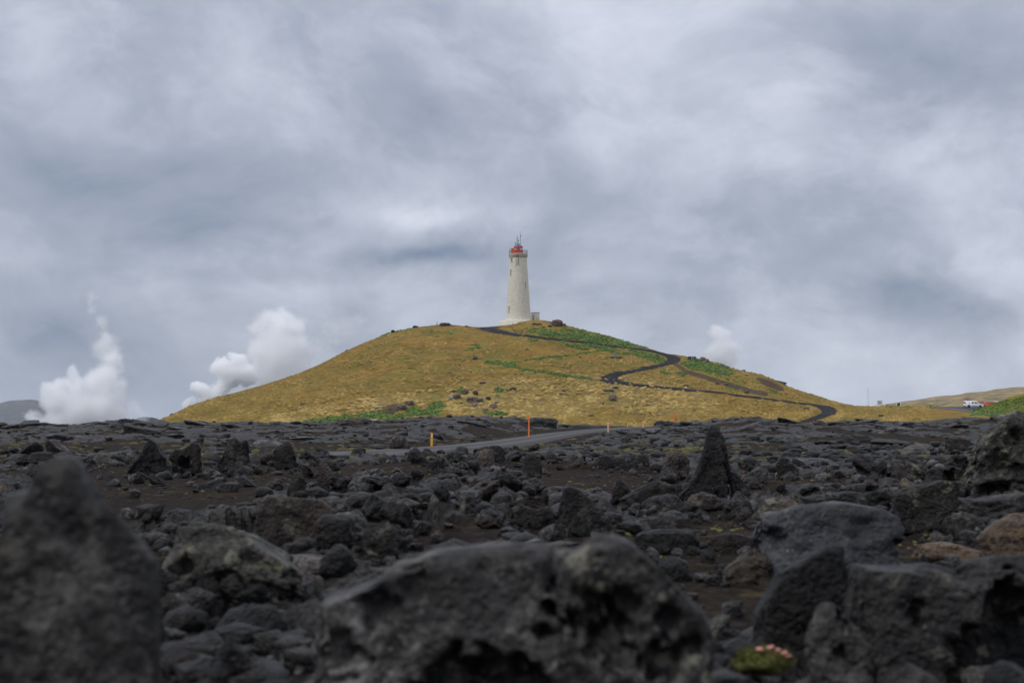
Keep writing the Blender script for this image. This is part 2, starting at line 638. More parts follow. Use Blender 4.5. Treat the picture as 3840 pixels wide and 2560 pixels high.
def simple(name, col, rough=0.6, metal=0.0, spec=0.4, var=0.12, scale=3.0, bump=0.0, emit=None, trans=0.0):
    m, t, b = material(name)
    pos = t.n('ShaderNodeNewGeometry').outputs['Position']
    n = t.noise(pos, scale, 5, 0.6)
    lo = tuple(max(0, c * (1 - var)) for c in col)
    hi = tuple(min(1, c * (1 + var)) for c in col)
    t.put(b.inputs['Base Color'], t.ramp(n, [(0.3, lo), (0.7, hi)]))
    b.inputs['Roughness'].default_value = rough
    b.inputs['Metallic'].default_value = metal
    b.inputs['Specular IOR Level'].default_value = spec
    if trans:
        b.inputs['Transmission Weight'].default_value = trans
    if bump:
        bp = t.n('ShaderNodeBump')
        bp.inputs['Strength'].default_value = bump
        bp.inputs['Distance'].default_value = 0.05
        t.put(bp.inputs['Height'], t.noise(pos, scale * 6, 5, 0.6))
        t.put(b.inputs['Normal'], bp.outputs[0])
    return m


def rock_mat(name, dark, mid, light, lichen=(0.24, 0.225, 0.165), lich=0.0, warm=None, rough=0.50, pit=1.0, relief=0.06):
    """basalt: mottled dark stone, vesicles, pale dusting on weathered faces and lichen spots"""
    m, t, b = material(name)
    geo = t.n('ShaderNodeNewGeometry')
    pos = geo.outputs['Position']
    oi = t.n('ShaderNodeObjectInfo').outputs['Random']
    big = t.noise(pos, 2.3, 3, 0.6)
    fine = t.noise(pos, 21.0, 5, 0.68)
    grit = t.noise(pos, 140.0, 1, 0.6)
    v = t.math('ADD', t.math('MULTIPLY', big, 0.5), t.math('MULTIPLY', fine, 0.5))
    v = t.math('ADD', v, t.math('MULTIPLY', t.math('SUBTRACT', oi, 0.5), 0.12))
    v = t.math('ADD', v, t.math('MULTIPLY', t.math('SUBTRACT', grit, 0.5), 0.16))
    col = t.ramp(v, [(0.37, dark), (0.51, mid), (0.66, light)])
    tone = t.math('ADD', 0.45, t.math('MULTIPLY', t.math('ADD', t.math('MULTIPLY', oi, 0.65), t.math('MULTIPLY', t.noise(pos, 0.9, 2, 0.5), 0.7)), 0.95))
    col = t.vec('SCALE', col, s=tone)
    browns = t.step(t.math('FRACT', t.math('MULTIPLY', oi, 7.31)), 0.55, 0.85)
    col = t.mix(t.math('MULTIPLY', browns, 0.55), col, t.vec('MULTIPLY', col, (1.25, 0.92, 0.74)))
    if warm:
        col = t.mix(t.step(t.noise(pos, 1.4, 4, 0.6), 0.48, 0.68), col, warm)
    spots = t.math('MULTIPLY', t.step(t.noise(pos, 9.0, 4, 0.72), 0.60 - 0.12 * lich, 0.68 - 0.12 * lich),
                   t.step(t.noise(pos, 1.7, 4, 0.6), 0.50 - 0.25 * lich, 0.66 - 0.25 * lich))
    col = t.mix(t.math('MULTIPLY', spots, 0.35 + 0.5 * lich), col, lichen)
    # pale crust flecks
    fleck = t.math('MULTIPLY', t.step(t.noise(pos, 34.0, 3, 0.6), 0.66, 0.72), t.step(t.noise(pos, 3.1, 2, 0.5), 0.52, 0.62))
    col = t.mix(t.math('MULTIPLY', fleck, 0.55), col, (0.20, 0.19, 0.14))
    t.put(b.inputs['Base Color'], col)
    t.put(b.inputs['Roughness'], t.math('ADD', rough - 0.1, t.math('MULTIPLY', fine, 0.25)))
    b.inputs['Specular IOR Level'].default_value = 0.24
    ves = t.voro(pos, 38.0, 'F1')
    h = t.math('ADD', t.math('MULTIPLY', fine, 1.0), t.math('MULTIPLY', t.math('MINIMUM', ves, 0.45), 0.55 * pit))
    h = t.math('ADD', h, t.math('MULTIPLY', t.noise(pos, 6.0, 3, 0.65), 1.6))
    bp = t.n('ShaderNodeBump')
    bp.inputs['Strength'].default_value = 1.0
    bp.inputs['Distance'].default_value = relief
    t.put(bp.inputs['Height'], h)
    t.put(b.inputs['Normal'], bp.outputs[0])
    return m


M = {}
M['black'] = rock_mat('black_basalt', (0.0035, 0.0032, 0.003), (0.0075, 0.0067, 0.0062), (0.062, 0.057, 0.0535), lich=0.0)
M['grey'] = rock_mat('grey_basalt', (0.006, 0.0056, 0.0053), (0.0165, 0.0153, 0.0143), (0.125, 0.118, 0.111), lich=0.32)
M['brown'] = rock_mat('brown_basalt', (0.0055, 0.0043, 0.0038), (0.018, 0.0136, 0.0113), (0.07, 0.054, 0.0455), lich=0.1, warm=(0.026, 0.0175, 0.0125))
M['lichen'] = rock_mat('lichen_basalt', (0.010, 0.0093, 0.0083), (0.03, 0.028, 0.024), (0.11, 0.103, 0.085), lichen=(0.21, 0.20, 0.135), lich=0.62)
M['warmrock'] = rock_mat('warm_basalt', (0.012, 0.0095, 0.007), (0.042, 0.034, 0.0245), (0.11, 0.09, 0.068), lichen=(0.22, 0.15, 0.065), lich=0.35)
M['pale'] = rock_mat('pale_rock', (0.10, 0.085, 0.07), (0.22, 0.195, 0.165), (0.36, 0.33, 0.29), lich=0.3)
M['hillrock'] = rock_mat('hill_rock', (0.035, 0.03, 0.027), (0.10, 0.088, 0.078), (0.26, 0.24, 0.22), lich=0.45)
M['hillbrown'] = rock_mat('hill_brown_rock', (0.03, 0.021, 0.015), (0.075, 0.054, 0.04), (0.16, 0.125, 0.10), lich=0.2)
M['near_black'] = rock_mat('near_black_basalt', (0.005, 0.0046, 0.0043), (0.015, 0.0137, 0.0128), (0.095, 0.088, 0.081), lich=0.25, relief=0.014)
M['near_grey'] = rock_mat('near_grey_basalt', (0.006, 0.0056, 0.0053), (0.022, 0.0203, 0.019), (0.15, 0.14, 0.13), lich=0.33, relief=0.016)
M['bluegrey'] = rock_mat('blue_grey_basalt', (0.026, 0.0265, 0.029), (0.07, 0.071, 0.0765), (0.18, 0.182, 0.194), lich=0.2, relief=0.02)
M['lightgrey'] = rock_mat('light_grey_basalt', (0.012, 0.0113, 0.0105), (0.042, 0.0397, 0.037), (0.19, 0.18, 0.163), lich=0.4)
M['slab'] = rock_mat('ropy_slab', (0.0095, 0.0092, 0.0096), (0.028, 0.0273, 0.028), (0.115, 0.113, 0.117), lich=0.1, rough=0.55)


def lava_ground():
    m, t, b = material('lava_ground')
    pos = t.n('ShaderNodeNewGeometry').outputs['Position']
    ra = t.n('ShaderNodeAttribute', attribute_name='rocky').outputs['Fac']
    edge = t.math('ADD', ra, t.math('MULTIPLY', t.math('SUBTRACT', t.noise(pos, 1.6, 5, 0.65), 0.5), 0.9))
    rk = t.step(edge, 0.50, 0.74)
    f = t.noise(pos, 7.0, 6, 0.7)
    ashc = t.ramp(f, [(0.32, (0.006, 0.0046, 0.0039)), (0.52, (0.0185, 0.0137, 0.0112)), (0.70, (0.052, 0.040, 0.033))])
    rusty = t.step(t.noise(pos, 0.35, 4, 0.6), 0.50, 0.66)
    ashc = t.mix(t.math('MULTIPLY', rusty, 0.6), ashc, (0.027, 0.0175, 0.0128))
    rc = t.ramp(t.math('ADD', t.math('MULTIPLY', f, 0.6), t.math('MULTIPLY', t.noise(pos, 0.6, 5, 0.6), 0.4)),
                [(0.39, (0.0042, 0.0036, 0.0032)), (0.51, (0.0105, 0.009, 0.008)), (0.67, (0.075, 0.069, 0.065))])
    col = t.mix(rk, ashc, rc)
    # moss film and tiny plants in the hollows of the far field
    sepn = t.n('ShaderNodeSeparateXYZ')
    t.put(sepn.inputs[0], pos)
    mz = t.math('MULTIPLY', t.step(t.noise(pos, 2.2, 5, 0.72), 0.58, 0.64), t.step(t.noise(pos, 0.16, 4, 0.6), 0.42, 0.56))
    moss = t.ramp(t.noise(pos, 0.9, 3), [(0.35, (0.075, 0.066, 0.022)), (0.55, (0.12, 0.09, 0.03)), (0.7, (0.09, 0.052, 0.019))])
    film = t.step(t.noise(t.vec('ADD', pos, (13, 5, 0)), 0.55, 5, 0.65), 0.50, 0.66)
    col = t.mix(t.math('MULTIPLY', film, 0.5), col, (0.030, 0.021, 0.011))
    col = t.mix(t.math('MULTIPLY', mz, 0.75), col, moss)
    t.put(b.inputs['Base Color'], col)
    t.put(b.inputs['Roughness'], t.math('SUBTRACT', 0.92, t.math('MULTIPLY', rk, 0.32)))
    t.put(b.inputs['Specular IOR Level'], t.math('ADD', 0.05, t.math('MULTIPLY', rk, 0.2)))
    stones = t.voro(pos, 26.0, 'F1')
    h = t.math('ADD', t.math('MULTIPLY', f, 1.2), t.math('MULTIPLY', t.math('SUBTRACT', 0.6, stones), 0.6))
    h = t.math('ADD', h, t.math('MULTIPLY', t.noise(pos, 1.9, 4, 0.66), 2.2))
    bp = t.n('ShaderNodeBump')
    bp.inputs['Strength'].default_value = 1.0
    bp.inputs['Distance'].default_value = 0.06
    t.put(bp.inputs['Height'], h)
    t.put(b.inputs['Normal'], bp.outputs[0])
    return m


def grass_mat():
    m, t, b = material('dry_hill_grass')
    pos = t.n('ShaderNodeNewGeometry').outputs['Position']
    A = lambda n: t.n('ShaderNodeAttribute', attribute_name=n).outputs['Fac']
    st = t.vec('MULTIPLY', pos, (0.55, 0.9, 1.9))
    a = t.noise(st, 0.55, 8, 0.68)
    bb = t.noise(st, 2.1, 6, 0.7)
    c = t.noise(pos, 0.045, 4, 0.55)
    col = t.ramp(t.math('ADD', t.math('MULTIPLY', a, 0.55), t.math('MULTIPLY', bb, 0.45)),
                 [(0.35, (0.05, 0.034, 0.007)), (0.45, (0.155, 0.102, 0.02)), (0.55, (0.24, 0.153, 0.034)), (0.65, (0.35, 0.245, 0.08))])
    col = t.mix(t.math('MULTIPLY', t.step(c, 0.45, 0.60), 0.9), col, t.mix(0.6, col, (0.27, 0.14, 0.024)))
    col = t.mix(t.math('MULTIPLY', t.step(t.noise(pos, 0.11, 6, 0.65), 0.50, 0.64), 0.7), col, (0.105, 0.078, 0.011))
    col = t.mix(t.math('MULTIPLY', t.step(t.noise(t.vec('ADD', pos, (31, 7, 3)), 0.07, 6, 0.65), 0.49, 0.63), 0.7), col, (0.12, 0.115, 0.02))
    wob = t.math('ADD', t.math('MULTIPLY', t.math('SUBTRACT', t.noise(pos, 0.5, 6, 0.7), 0.5), 1.3), t.math('MULTIPLY', t.math('SUBTRACT', t.noise(pos, 0.16, 3, 0.6), 0.5), 1.5))
    pale = t.step(t.math('ADD', A('pale'), wob), 0.35, 0.75)
    strawc = t.ramp(bb, [(0.34, (0.085, 0.06, 0.016)), (0.5, (0.21, 0.15, 0.045)), (0.66, (0.36, 0.275, 0.11))])
    col = t.mix(t.math('MULTIPLY', pale, 0.8), col, strawc)
    green = t.step(t.math('ADD', A('green'), wob), 0.30, 0.70)
    gcol = t.ramp(a, [(0.35, (0.07, 0.10, 0.012)), (0.5, (0.15, 0.17, 0.025)), (0.65, (0.24, 0.21, 0.04))])
    col = t.mix(t.math('MULTIPLY', green, 0.62), col, gcol)
    earth = t.step(t.math('ADD', A('earth'), wob), 0.42, 0.68)
    ecol = t.ramp(bb, [(0.35, (0.035, 0.022, 0.015)), (0.55, (0.075, 0.047, 0.032)), (0.7, (0.13, 0.09, 0.06))])
    col = t.mix(t.math('MULTIPLY', earth, 0.9), col, ecol)
    bare = t.step(t.noise(t.vec('MULTIPLY', pos, (0.3, 0.5, 1.2)), 0.42, 7, 0.7), 0.57, 0.66)
    col = t.mix(t.math('MULTIPLY', bare, 0.6), col, (0.10, 0.07, 0.04))
    t.put(b.inputs['Base Color'], col)
    b.inputs['Roughness'].default_value = 0.95
    b.inputs['Specular IOR Level'].default_value = 0.1
    bp = t.n('ShaderNodeBump')
    bp.inputs['Strength'].default_value = 0.9
    bp.inputs['Distance'].default_value = 0.5
    t.put(bp.inputs['Height'], t.math('ADD', a, bb))
    t.put(b.inputs['Normal'], bp.outputs[0])
    return m


def leaf_mat(name, stops, rough=0.7):
    m, t, b = material(name)
    sh = t.n('ShaderNodeAttribute', attribute_name='tone').outputs['Fac']
    t.put(b.inputs['Base Color'], t.ramp(sh, stops))
    b.inputs['Roughness'].default_value = rough
    b.inputs['Specular IOR Level'].default_value = 0.2
    return m


M['ground'] = lava_ground()
M['grass'] = grass_mat()
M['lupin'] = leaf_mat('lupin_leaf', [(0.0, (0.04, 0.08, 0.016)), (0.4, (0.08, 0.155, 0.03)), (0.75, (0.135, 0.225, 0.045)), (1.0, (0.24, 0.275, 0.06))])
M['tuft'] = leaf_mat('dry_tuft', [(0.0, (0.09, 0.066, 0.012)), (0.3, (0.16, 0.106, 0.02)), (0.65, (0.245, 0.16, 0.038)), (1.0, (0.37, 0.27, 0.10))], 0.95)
M['moss'] = leaf_mat('moss_cushion', [(0.0, (0.026, 0.022, 0.01)), (0.35, (0.065, 0.05, 0.02)), (0.7, (0.095, 0.105, 0.027)), (1.0, (0.14, 0.075, 0.027))], 0.95)
M['bank'] = leaf_mat('bank_grass', [(0.0, (0.05, 0.09, 0.015)), (0.5, (0.11, 0.18, 0.025)), (1.0, (0.27, 0.24, 0.05))], 0.9)
M['pathgravel'] = simple('black_path_gravel', (0.016, 0.016, 0.019), 0.95, spec=0.1, var=0.35, scale=9, bump=0.6)
M['white'] = simple('weathered_white_paint', (0.56, 0.535, 0.445), 0.75, var=0.13, scale=1.3, bump=0.15)
M['concrete'] = simple('mossy_concrete', (0.36, 0.35, 0.27), 0.85, var=0.2, scale=2.0, bump=0.2)
M['red'] = simple('red_lantern_paint', (0.92, 0.085, 0.035), 0.45, var=0.12, scale=4)
M['teal'] = simple('teal_roof_paint', (0.035, 0.10, 0.135), 0.45, var=0.2, scale=3)
M['iron'] = simple('dark_iron', (0.06, 0.06, 0.062), 0.5, metal=0.4, var=0.2, scale=6)
M['grey_metal'] = simple('grey_metal', (0.28, 0.29, 0.29), 0.5, metal=0.3, var=0.1, scale=6)
M['dark'] = simple('dark_opening', (0.02, 0.02, 0.022), 0.7, var=0.2)
M['glass'] = simple('dark_glass', (0.05, 0.07, 0.08), 0.08, spec=0.8, var=0.1)
M['pane'] = simple('lantern_glass', (0.75, 0.8, 0.82), 0.03, spec=0.6, var=0.02, trans=0.9)
M['wood'] = simple('weathered_wood', (0.36, 0.29, 0.18), 0.8, var=0.25, scale=5)
M['palewood'] = simple('pale_wood', (0.50, 0.46, 0.38), 0.8, var=0.15, scale=5)
M['amber'] = simple('amber_plastic', (0.88, 0.38, 0.015), 0.5, var=0.08, scale=6)
M['orange'] = simple('orange_plastic', (0.86, 0.20, 0.04), 0.5, var=0.08, scale=6)
M['salmon'] = simple('faded_orange_plastic', (0.82, 0.42, 0.25), 0.55, var=0.08, scale=6)
M['reflector'] = simple('white_reflector', (0.80, 0.78, 0.74), 0.3, var=0.05)
M['yellow'] = simple('yellow_plastic', (0.75, 0.50, 0.02), 0.5, var=0.08)
M['blackplastic'] = simple('black_plastic', (0.022, 0.025, 0.028), 0.55, var=0.2)
M['greenplastic'] = simple('dark_green_plastic', (0.02, 0.06, 0.055), 0.5, var=0.2)
M['van_white'] = simple('white_car_paint', (0.78, 0.79, 0.82), 0.28, spec=0.6, var=0.02)
M['car_orange'] = simple('orange_car_paint', (0.60, 0.12, 0.02), 0.28, spec=0.6, var=0.03)
M['car_red'] = simple('red_car_paint', (0.60, 0.055, 0.025), 0.28, spec=0.6, var=0.03)
M['car_grey'] = simple('blue_grey_car_paint', (0.12, 0.16, 0.20), 0.28, spec=0.6, var=0.03)
M['tyre'] = simple('tyre_rubber', (0.018, 0.018, 0.019), 0.8, var=0.15)
M['lamp_red'] = simple('tail_lamp', (0.35, 0.02, 0.02), 0.3, var=0.05)
M['asphalt'] = simple('grey_asphalt', (0.10, 0.105, 0.125), 0.85, var=0.2, scale=4, bump=0.3)
M['parking'] = simple('dark_car_park', (0.026, 0.026, 0.030), 0.9, var=0.25, scale=4, bump=0.3)
M['pink'] = simple('pink_petals', (0.62, 0.26, 0.24), 0.7, var=0.15)
M['skin'] = simple('skin', (0.50, 0.29, 0.20), 0.55, var=0.05)
M['jacket_dark'] = simple('dark_jacket', (0.02, 0.025, 0.035), 0.8, var=0.15)
M['jacket_blue'] = simple('pale_blue_jacket', (0.42, 0.55, 0.62), 0.8, var=0.1)
M['trousers'] = simple('dark_trousers', (0.03, 0.03, 0.04), 0.85, var=0.15)
M['hair_grey'] = simple('grey_hair', (0.20, 0.18, 0.18), 0.8, var=0.15)
M['hair_dark'] = simple('dark_hair', (0.04, 0.03, 0.028), 0.8, var=0.15)
M['cap_green'] = simple('green_cap', (0.12, 0.22, 0.17), 0.8, var=0.1)


def road_mat():
    m, t, b = material('gravel_road')
    pos = t.n('ShaderNodeNewGeometry').outputs['Position']
    w = t.n('ShaderNodeAttribute', attribute_name='across').outputs['Fac']
    f = t.noise(pos, 5.0, 8, 0.7)
    track = t.math('ADD', t.math('POWER', 2.718, t.math('MULTIPLY', t.math('POWER', t.math('MULTIPLY', t.math('SUBTRACT', w, 0.30), 9.0), 2.0), -1.0)),
                   t.math('POWER', 2.718, t.math('MULTIPLY', t.math('POWER', t.math('MULTIPLY', t.math('SUBTRACT', w, 0.68), 9.0), 2.0), -1.0)))
    c = t.ramp(f, [(0.3, (0.024, 0.022, 0.021)), (0.5, (0.05, 0.047, 0.045)), (0.72, (0.10, 0.096, 0.092))])
    c = t.mix(t.math('MULTIPLY', track, 0.6), c, (0.10, 0.10, 0.106))
    t.put(b.inputs['Base Color'], c)
    t.put(b.inputs['Roughness'], t.math('SUBTRACT', 0.95, t.math('MULTIPLY', track, 0.15)))
    b.inputs['Specular IOR Level'].default_value = 0.1
    bp = t.n('ShaderNodeBump')
    bp.inputs['Strength'].default_value = 0.6
    bp.inputs['Distance'].default_value = 0.04
    t.put(bp.inputs['Height'], f)
    t.put(b.inputs['Normal'], bp.outputs[0])
    return m


M['road'] = road_mat()


def far_mat(name, a, c, d2):
    m, t, b = material(name)
    pos = t.n('ShaderNodeNewGeometry').outputs['Position']
    n = t.noise(t.vec('MULTIPLY', pos, (1, 1, 2.2)), 0.02, 8, 0.65)
    t.put(b.inputs['Base Color'], t.ramp(n, [(0.36, a), (0.5, c), (0.66, d2)]))
    b.inputs['Roughness'].default_value = 0.95
    b.inputs['Specular IOR Level'].default_value = 0.1
    bp = t.n('ShaderNodeBump')
    bp.inputs['Distance'].default_value = 6.0
    t.put(bp.inputs['Height'], n)
    t.put(b.inputs['Normal'], bp.outputs[0])
    return m


M['farhill'] = far_mat('far_hill', (0.028, 0.028, 0.031), (0.045, 0.043, 0.043), (0.10, 0.08, 0.05))

# ================================================================ THE SETTING
# one sheet of ground to the horizon
me = mesh_np('ground', [(-9000, -9000, -4.2), (9000, -9000, -4.2), (9000, 12000, -4.2), (-9000, 12000, -4.2)], [(0, 1, 2, 3)])
tag(link('ground', me, simple('plain_ground', (0.05, 0.045, 0.04), 0.95, var=0.3, scale=0.05)), kind='structure')

# lava field: one sheet, fine near the camera and on the far slope
NC = 660
LPX = np.linspace(-760, 4600, NC)
LD = np.concatenate([np.exp(np.linspace(math.log(0.6), math.log(55), 560))[:-1], np.linspace(55, 268, 330)])
gp = np.tile(LPX, len(LD))
gd = np.repeat(LD, NC)
zz, rk = lava_full(gp, gd)
V = np.stack([xat(gp, gd), gd, zz], 1)
me = mesh_np('lava_field', V, grid_faces(len(LD), NC))
attr(me, 'rocky', rk)
tag(link('lava_field', me, M['ground']), kind='structure')
LZ = zz.reshape(len(LD), NC)

# ground behind and beside the camera, so that the field goes on out of the frame
me = mesh_np('field_margin', [(-60, -60, -0.45), (60, -60, -0.45), (60, 2, -0.45), (-60, 2, -0.45), (-160, 2, -0.6), (160, 2, -0.6), (260, 230, -1.6), (-260, 230, -1.6)],
             [(0, 1, 2, 3), (4, 5, 6, 7)])
me.name = 'field_margin'
attr(me, 'rocky', np.full(8, 0.4))
tag(link('field_margin', me, M['ground']), kind='structure')


def lz(px, d):
    """height of the lava sheet as built"""
    i = np.clip((px - LPX[0]) / (LPX[1] - LPX[0]), 0, NC - 1.001)
    k = int(i)
    f = i - k
    return float(np.interp(d, LD, LZ[:, k]) * (1 - f) + np.interp(d, LD, LZ[:, k + 1]) * f)


LYP = pyof(LZ, LD[:, None])


def lava_cast(px, py, dmin=2.5):
    i = np.clip((px - LPX[0]) / (LPX[1] - LPX[0]), 0, NC - 1.001)
    k = int(i)
    ys = LYP[:, k]
    h = np.nonzero((ys <= py) & (LD >= dmin))[0]
    d = LD[h[0]] if len(h) else 235.0
    return float(xat(px, d)), float(d), lz(px, d)


# gravel road
V, F, AC = [], [], []
NA = 11
tang = np.gradient(ROADC, axis=0)
tang /= np.linalg.norm(tang, axis=1)[:, None]
for k, (c, tg) in enumerate(zip(ROADC, tang)):
    nrm = np.array([tg[1], -tg[0]])
    for j in range(NA):
        s = j / (NA - 1)
        p = c + nrm * (s - 0.5) * 2 * ROAD_HW
        zc = lava_base(np.array([pxof(c[0], c[1])]), np.array([c[1]]))[0]
        zl = lz(pxof(p[0], p[1]), p[1])
        edge = 1 - abs(2 * s - 1)
        V.append((p[0], p[1], zl + 0.05 + 0.09 * min(1, edge * 3) - (0.16 if j in (0, NA - 1) else 0) - 0.5 * max(0, 1 - k / 5.0)))
        AC.append(s)
me = mesh_np('gravel_road', V, grid_faces(len(ROADC), NA))
attr(me, 'across', AC)
tag(link('gravel_road', me, M['road']), kind='structure')

# ---- hill with painted ground cover (bare earth, green growth, pale straw)
GREEN = [(2060, 1252, 95, 16, 9), (2200, 1267, 115, 24, 12), (2330, 1291, 100, 18, 15), (2440, 1316, 65, 9, 15), (2270, 1309, 110, 8, 12),
         (2150, 1297, 60, 7, 12), (1998, 1275, 14, 6, 0), (2430, 1336, 75, 14, 18), (2478, 1352, 28, 8, 15), (2660, 1378, 100, 24, 12),
         (2600, 1362, 40, 12, 0), (2500, 1401, 22, 5, 5), (2555, 1405, 22, 5, 10), (1250, 1572, 135, 12, -7), (1390, 1560, 60, 14, -12),
         (1470, 1563, 60, 12, -5), (1560, 1545, 42, 18, 0), (1625, 1545, 34, 14, 0), (1640, 1520, 34, 12, 0), (1735, 1466, 26, 12, 0),
         (1872, 1465, 22, 10, 0), (1860, 1552, 45, 9, 0), (1862, 1488, 9, 5, 0), (3092, 1484, 38, 6, 24), (2900, 1470, 30, 6, 20), (2640, 1348, 40, 6, 10),
         (3010, 1515, 30, 4, 6), (2745, 1460, 25, 6, 5), (1700, 1242, 22, 4, -5), (1615, 1240, 10, 4, 0), (1640, 1262, 14, 4, 0), (1690, 1252, 12, 4, 0),
         (1445, 1255, 45, 5, -22), (1790, 1300, 40, 12, -20), (2600, 1340, 60, 5, 12), (1420, 1240, 40, 5, -25), (1520, 1238, 40, 4, -10), (2480, 1323, 60, 7, 14)]
GLINE = [([(1818, 1359), (1900, 1371), (2000, 1389), (2100, 1407), (2215, 1421)], 6), ([(1905, 1362), (2020, 1344), (2150, 1331), (2275, 1312)], 4),
         ([(1930, 1366), (1870, 1360), (1835, 1355)], 7)]
EARTH = [(1460, 1540, 55, 22, -25), (1580, 1582, 45, 9, 0), (2890, 1442, 62, 13, 25), (1825, 1240, 50, 5, 12), (1840, 1228, 40, 7, 0),
         (2005, 1290 - 48, 10, 4, 0), (1775, 1500, 30, 14, 0), (1320, 1575, 30, 8, 0), (2090, 1213, 30, 12, 0), (1690, 1214, 40, 10, 0), (2620, 1353, 50, 4, 8)]
ELINE = [([(2530, 1362), (2570, 1392), (2660, 1420), (2740, 1444), (2830, 1470), (2870, 1478)], 9), ([(1908, 1222), (1925, 1232), (1935, 1247)], 3)]
PALE = [(1950, 1500, 330, 85, 0), (1300, 1540, 400, 40, -10), (2400, 1480, 300, 70, 8)]


def shape_mask(px, py, ell, lines):
    m = np.zeros_like(px)
    for cx, cy, rx, ry, rot in ell:
        a = math.radians(rot)
        u = (px - cx) * math.cos(a) + (py - cy) * math.sin(a)
        v = -(px - cx) * math.sin(a) + (py - cy) * math.cos(a)
        m = np.maximum(m, 1 - sstep((u / rx) ** 2 + (v / ry) ** 2, 0.45, 1.35))
    for pl, w in lines:
        for (x0, y0), (x1, y1) in zip(pl[:-1], pl[1:]):
            L2 = (x1 - x0) ** 2 + (y1 - y0) ** 2
            t = np.clip(((px - x0) * (x1 - x0) + (py - y0) * (y1 - y0)) / L2, 0, 1)
            q = np.hypot(px - x0 - t * (x1 - x0), py - y0 - t * (y1 - y0)) / w
            m = np.maximum(m, 1 - sstep(q, 0.6, 1.3))
    return m


hp = np.repeat(_HPX, len(_HD))
hd = np.tile(_HD, len(_HPX))
hz = _HG.ravel()
V = np.stack([xat(hp, hd), hd, hz], 1)
me = mesh_np('hill', V, grid_faces(len(_HPX), len(_HD))[:, ::-1])
hy = pyof(hz, hd)
frontface = (hd < hill_crest_d(hp) + 10) | (hp > 3150)
gm = shape_mask(hp, hy, GREEN, GLINE) * frontface
bankm = sstep(hp, 3560, 3680) * sstep(hd, 268, 285) * (1 - sstep(hd, 345, 360)) + sstep(hp, 3380, 3480) * sstep(hd, 388, 410) * 0.8
meadow_g = np.maximum(shape_mask(hp, hy, [(3130, 1582, 120, 12, 0), (3390, 1577, 60, 8, 0), (3390, 1524, 100, 7, 0), (3270, 1560, 60, 6, 0)], []) * 0.9, bankm)
gm = np.maximum(gm, 0.52 * shape_mask(hp, hy, [(1690, 1512, 210, 46, -8), (2250, 1280, 250, 40, 13), (1250, 1578, 260, 16, -4), (2680, 1400, 220, 30, 16)], []) * frontface)
attr(me, 'green', np.maximum(gm, meadow_g))
attr(me, 'earth', shape_mask(hp, hy, EARTH, ELINE) * frontface)
attr(me, 'pale', shape_mask(hp, hy, PALE, []) * frontface)
tag(link('hill', me, M['grass']), kind='structure')

# ---- black gravel footpath zigzagging up the hill
Z4 = lambda q: (1700 + q[0] / 2.352, 1150 + q[1] / 2.352)
Z6 = lambda q: (2500 + q[0] / 3.36, 1250 + q[1] / 3.36)
PA = [Z4(q) for q in [(345, 186), (375, 193), (425, 206), (500, 227), (600, 246), (760, 267), (900, 286), (1060, 299), (1250, 323), (1420, 345), (1600, 365), (1700, 376),
                      (1800, 393), (1890, 417), (1960, 432), (2010, 458), (1995, 485), (1930, 506), (1850, 528), (1750, 549), (1600, 581), (1520, 598), (1470, 612), (1450, 626),
                      (1447, 640), (1472, 653), (1560, 671), (1700, 689), (1850, 707), (2000, 721), (2200, 739), (2340, 753)]] + \
     [Z6(q) for q in [(700, 744), (950, 784), (1150, 804), (1350, 834), (1550, 861), (1750, 884), (1900, 904), (2050, 916), (2125, 950), (2140, 985), (2108, 1016), (2020, 1052), (1900, 1088), (1830, 1120)]]
PB = [Z4(q) for q in [(215, 188), (262, 202), (342, 224), (442, 242), (560, 259), (740, 279), (890, 299), (1050, 311), (1245, 336), (1415, 359), (1595, 378), (1690, 390),
                      (1780, 409), (1850, 427), (1880, 442), (1890, 460), (1885, 482), (1855, 498), (1795, 513), (1695, 531), (1560, 563), (1430, 580), (1340, 605), (1285, 630),
                      (1300, 654), (1370, 680), (1560, 700), (1700, 714), (1850, 727), (2000, 740), (2200, 754), (2340, 767)]] + \
     [Z6(q) for q in [(700, 759), (950, 802), (1150, 823), (1350, 851), (1550, 875), (1750, 895), (1830, 907), (1900, 936), (1945, 975), (1940, 1006), (1900, 1031), (1800, 1066), (1690, 1106), (1650, 1132)]]


def densify(pl, m=6):
    out = []
    for a, b in zip(pl[:-1], pl[1:]):
        for k in range(m):
            out.append((a[0] + (b[0] - a[0]) * k / m, a[1] + (b[1] - a[1]) * k / m))
    return out + [pl[-1]]


pa, pb = np.array(densify(PA)), np.array(densify(PB))
NX = 6
Q = np.stack([pa * (1 - s) + pb * s for s in np.linspace(0, 1, NX)], 1)
D = np.zeros(Q.shape[:2])
for i in range(Q.shape[0]):
    for j in range(NX):
        D[i, j] = hill_cast(*Q[i, j])[1]
ker = np.array([1, 2, 3, 2, 1]) / 9.0
for j in range(NX):
    D[:, j] = np.convolve(np.pad(D[:, j], 2, mode='edge'), ker, 'valid')
V = []
PATH_XY = []
for i in range(Q.shape[0]):
    for j in range(NX):
        d = D[i, j]
        x = float(xat(Q[i, j, 0], d))
        if j in (0, NX - 1):
            x += 0.35 * float(pnoise(np.array([[i * 0.37, j * 3.0, 0.5]]))[0])
            d += 0.5 * float(pnoise(np.array([[i * 0.31, j * 5.0, 7.5]]))[0])
        V.append((x, d, hill_z(Q[i, j, 0], d) + (0.22 if 0 < j < NX - 1 else 0.10)))
        if j in (0, 2, 5):
            PATH_XY.append((x, d))
PATH_XY = np.array(PATH_XY)
me = mesh_np('footpath', V, grid_faces(Q.shape[0], NX))
tag(link('footpath', me, M['pathgravel']), kind='structure')
PATHPX = np.concatenate([Q[:, j] for j in range(NX)])


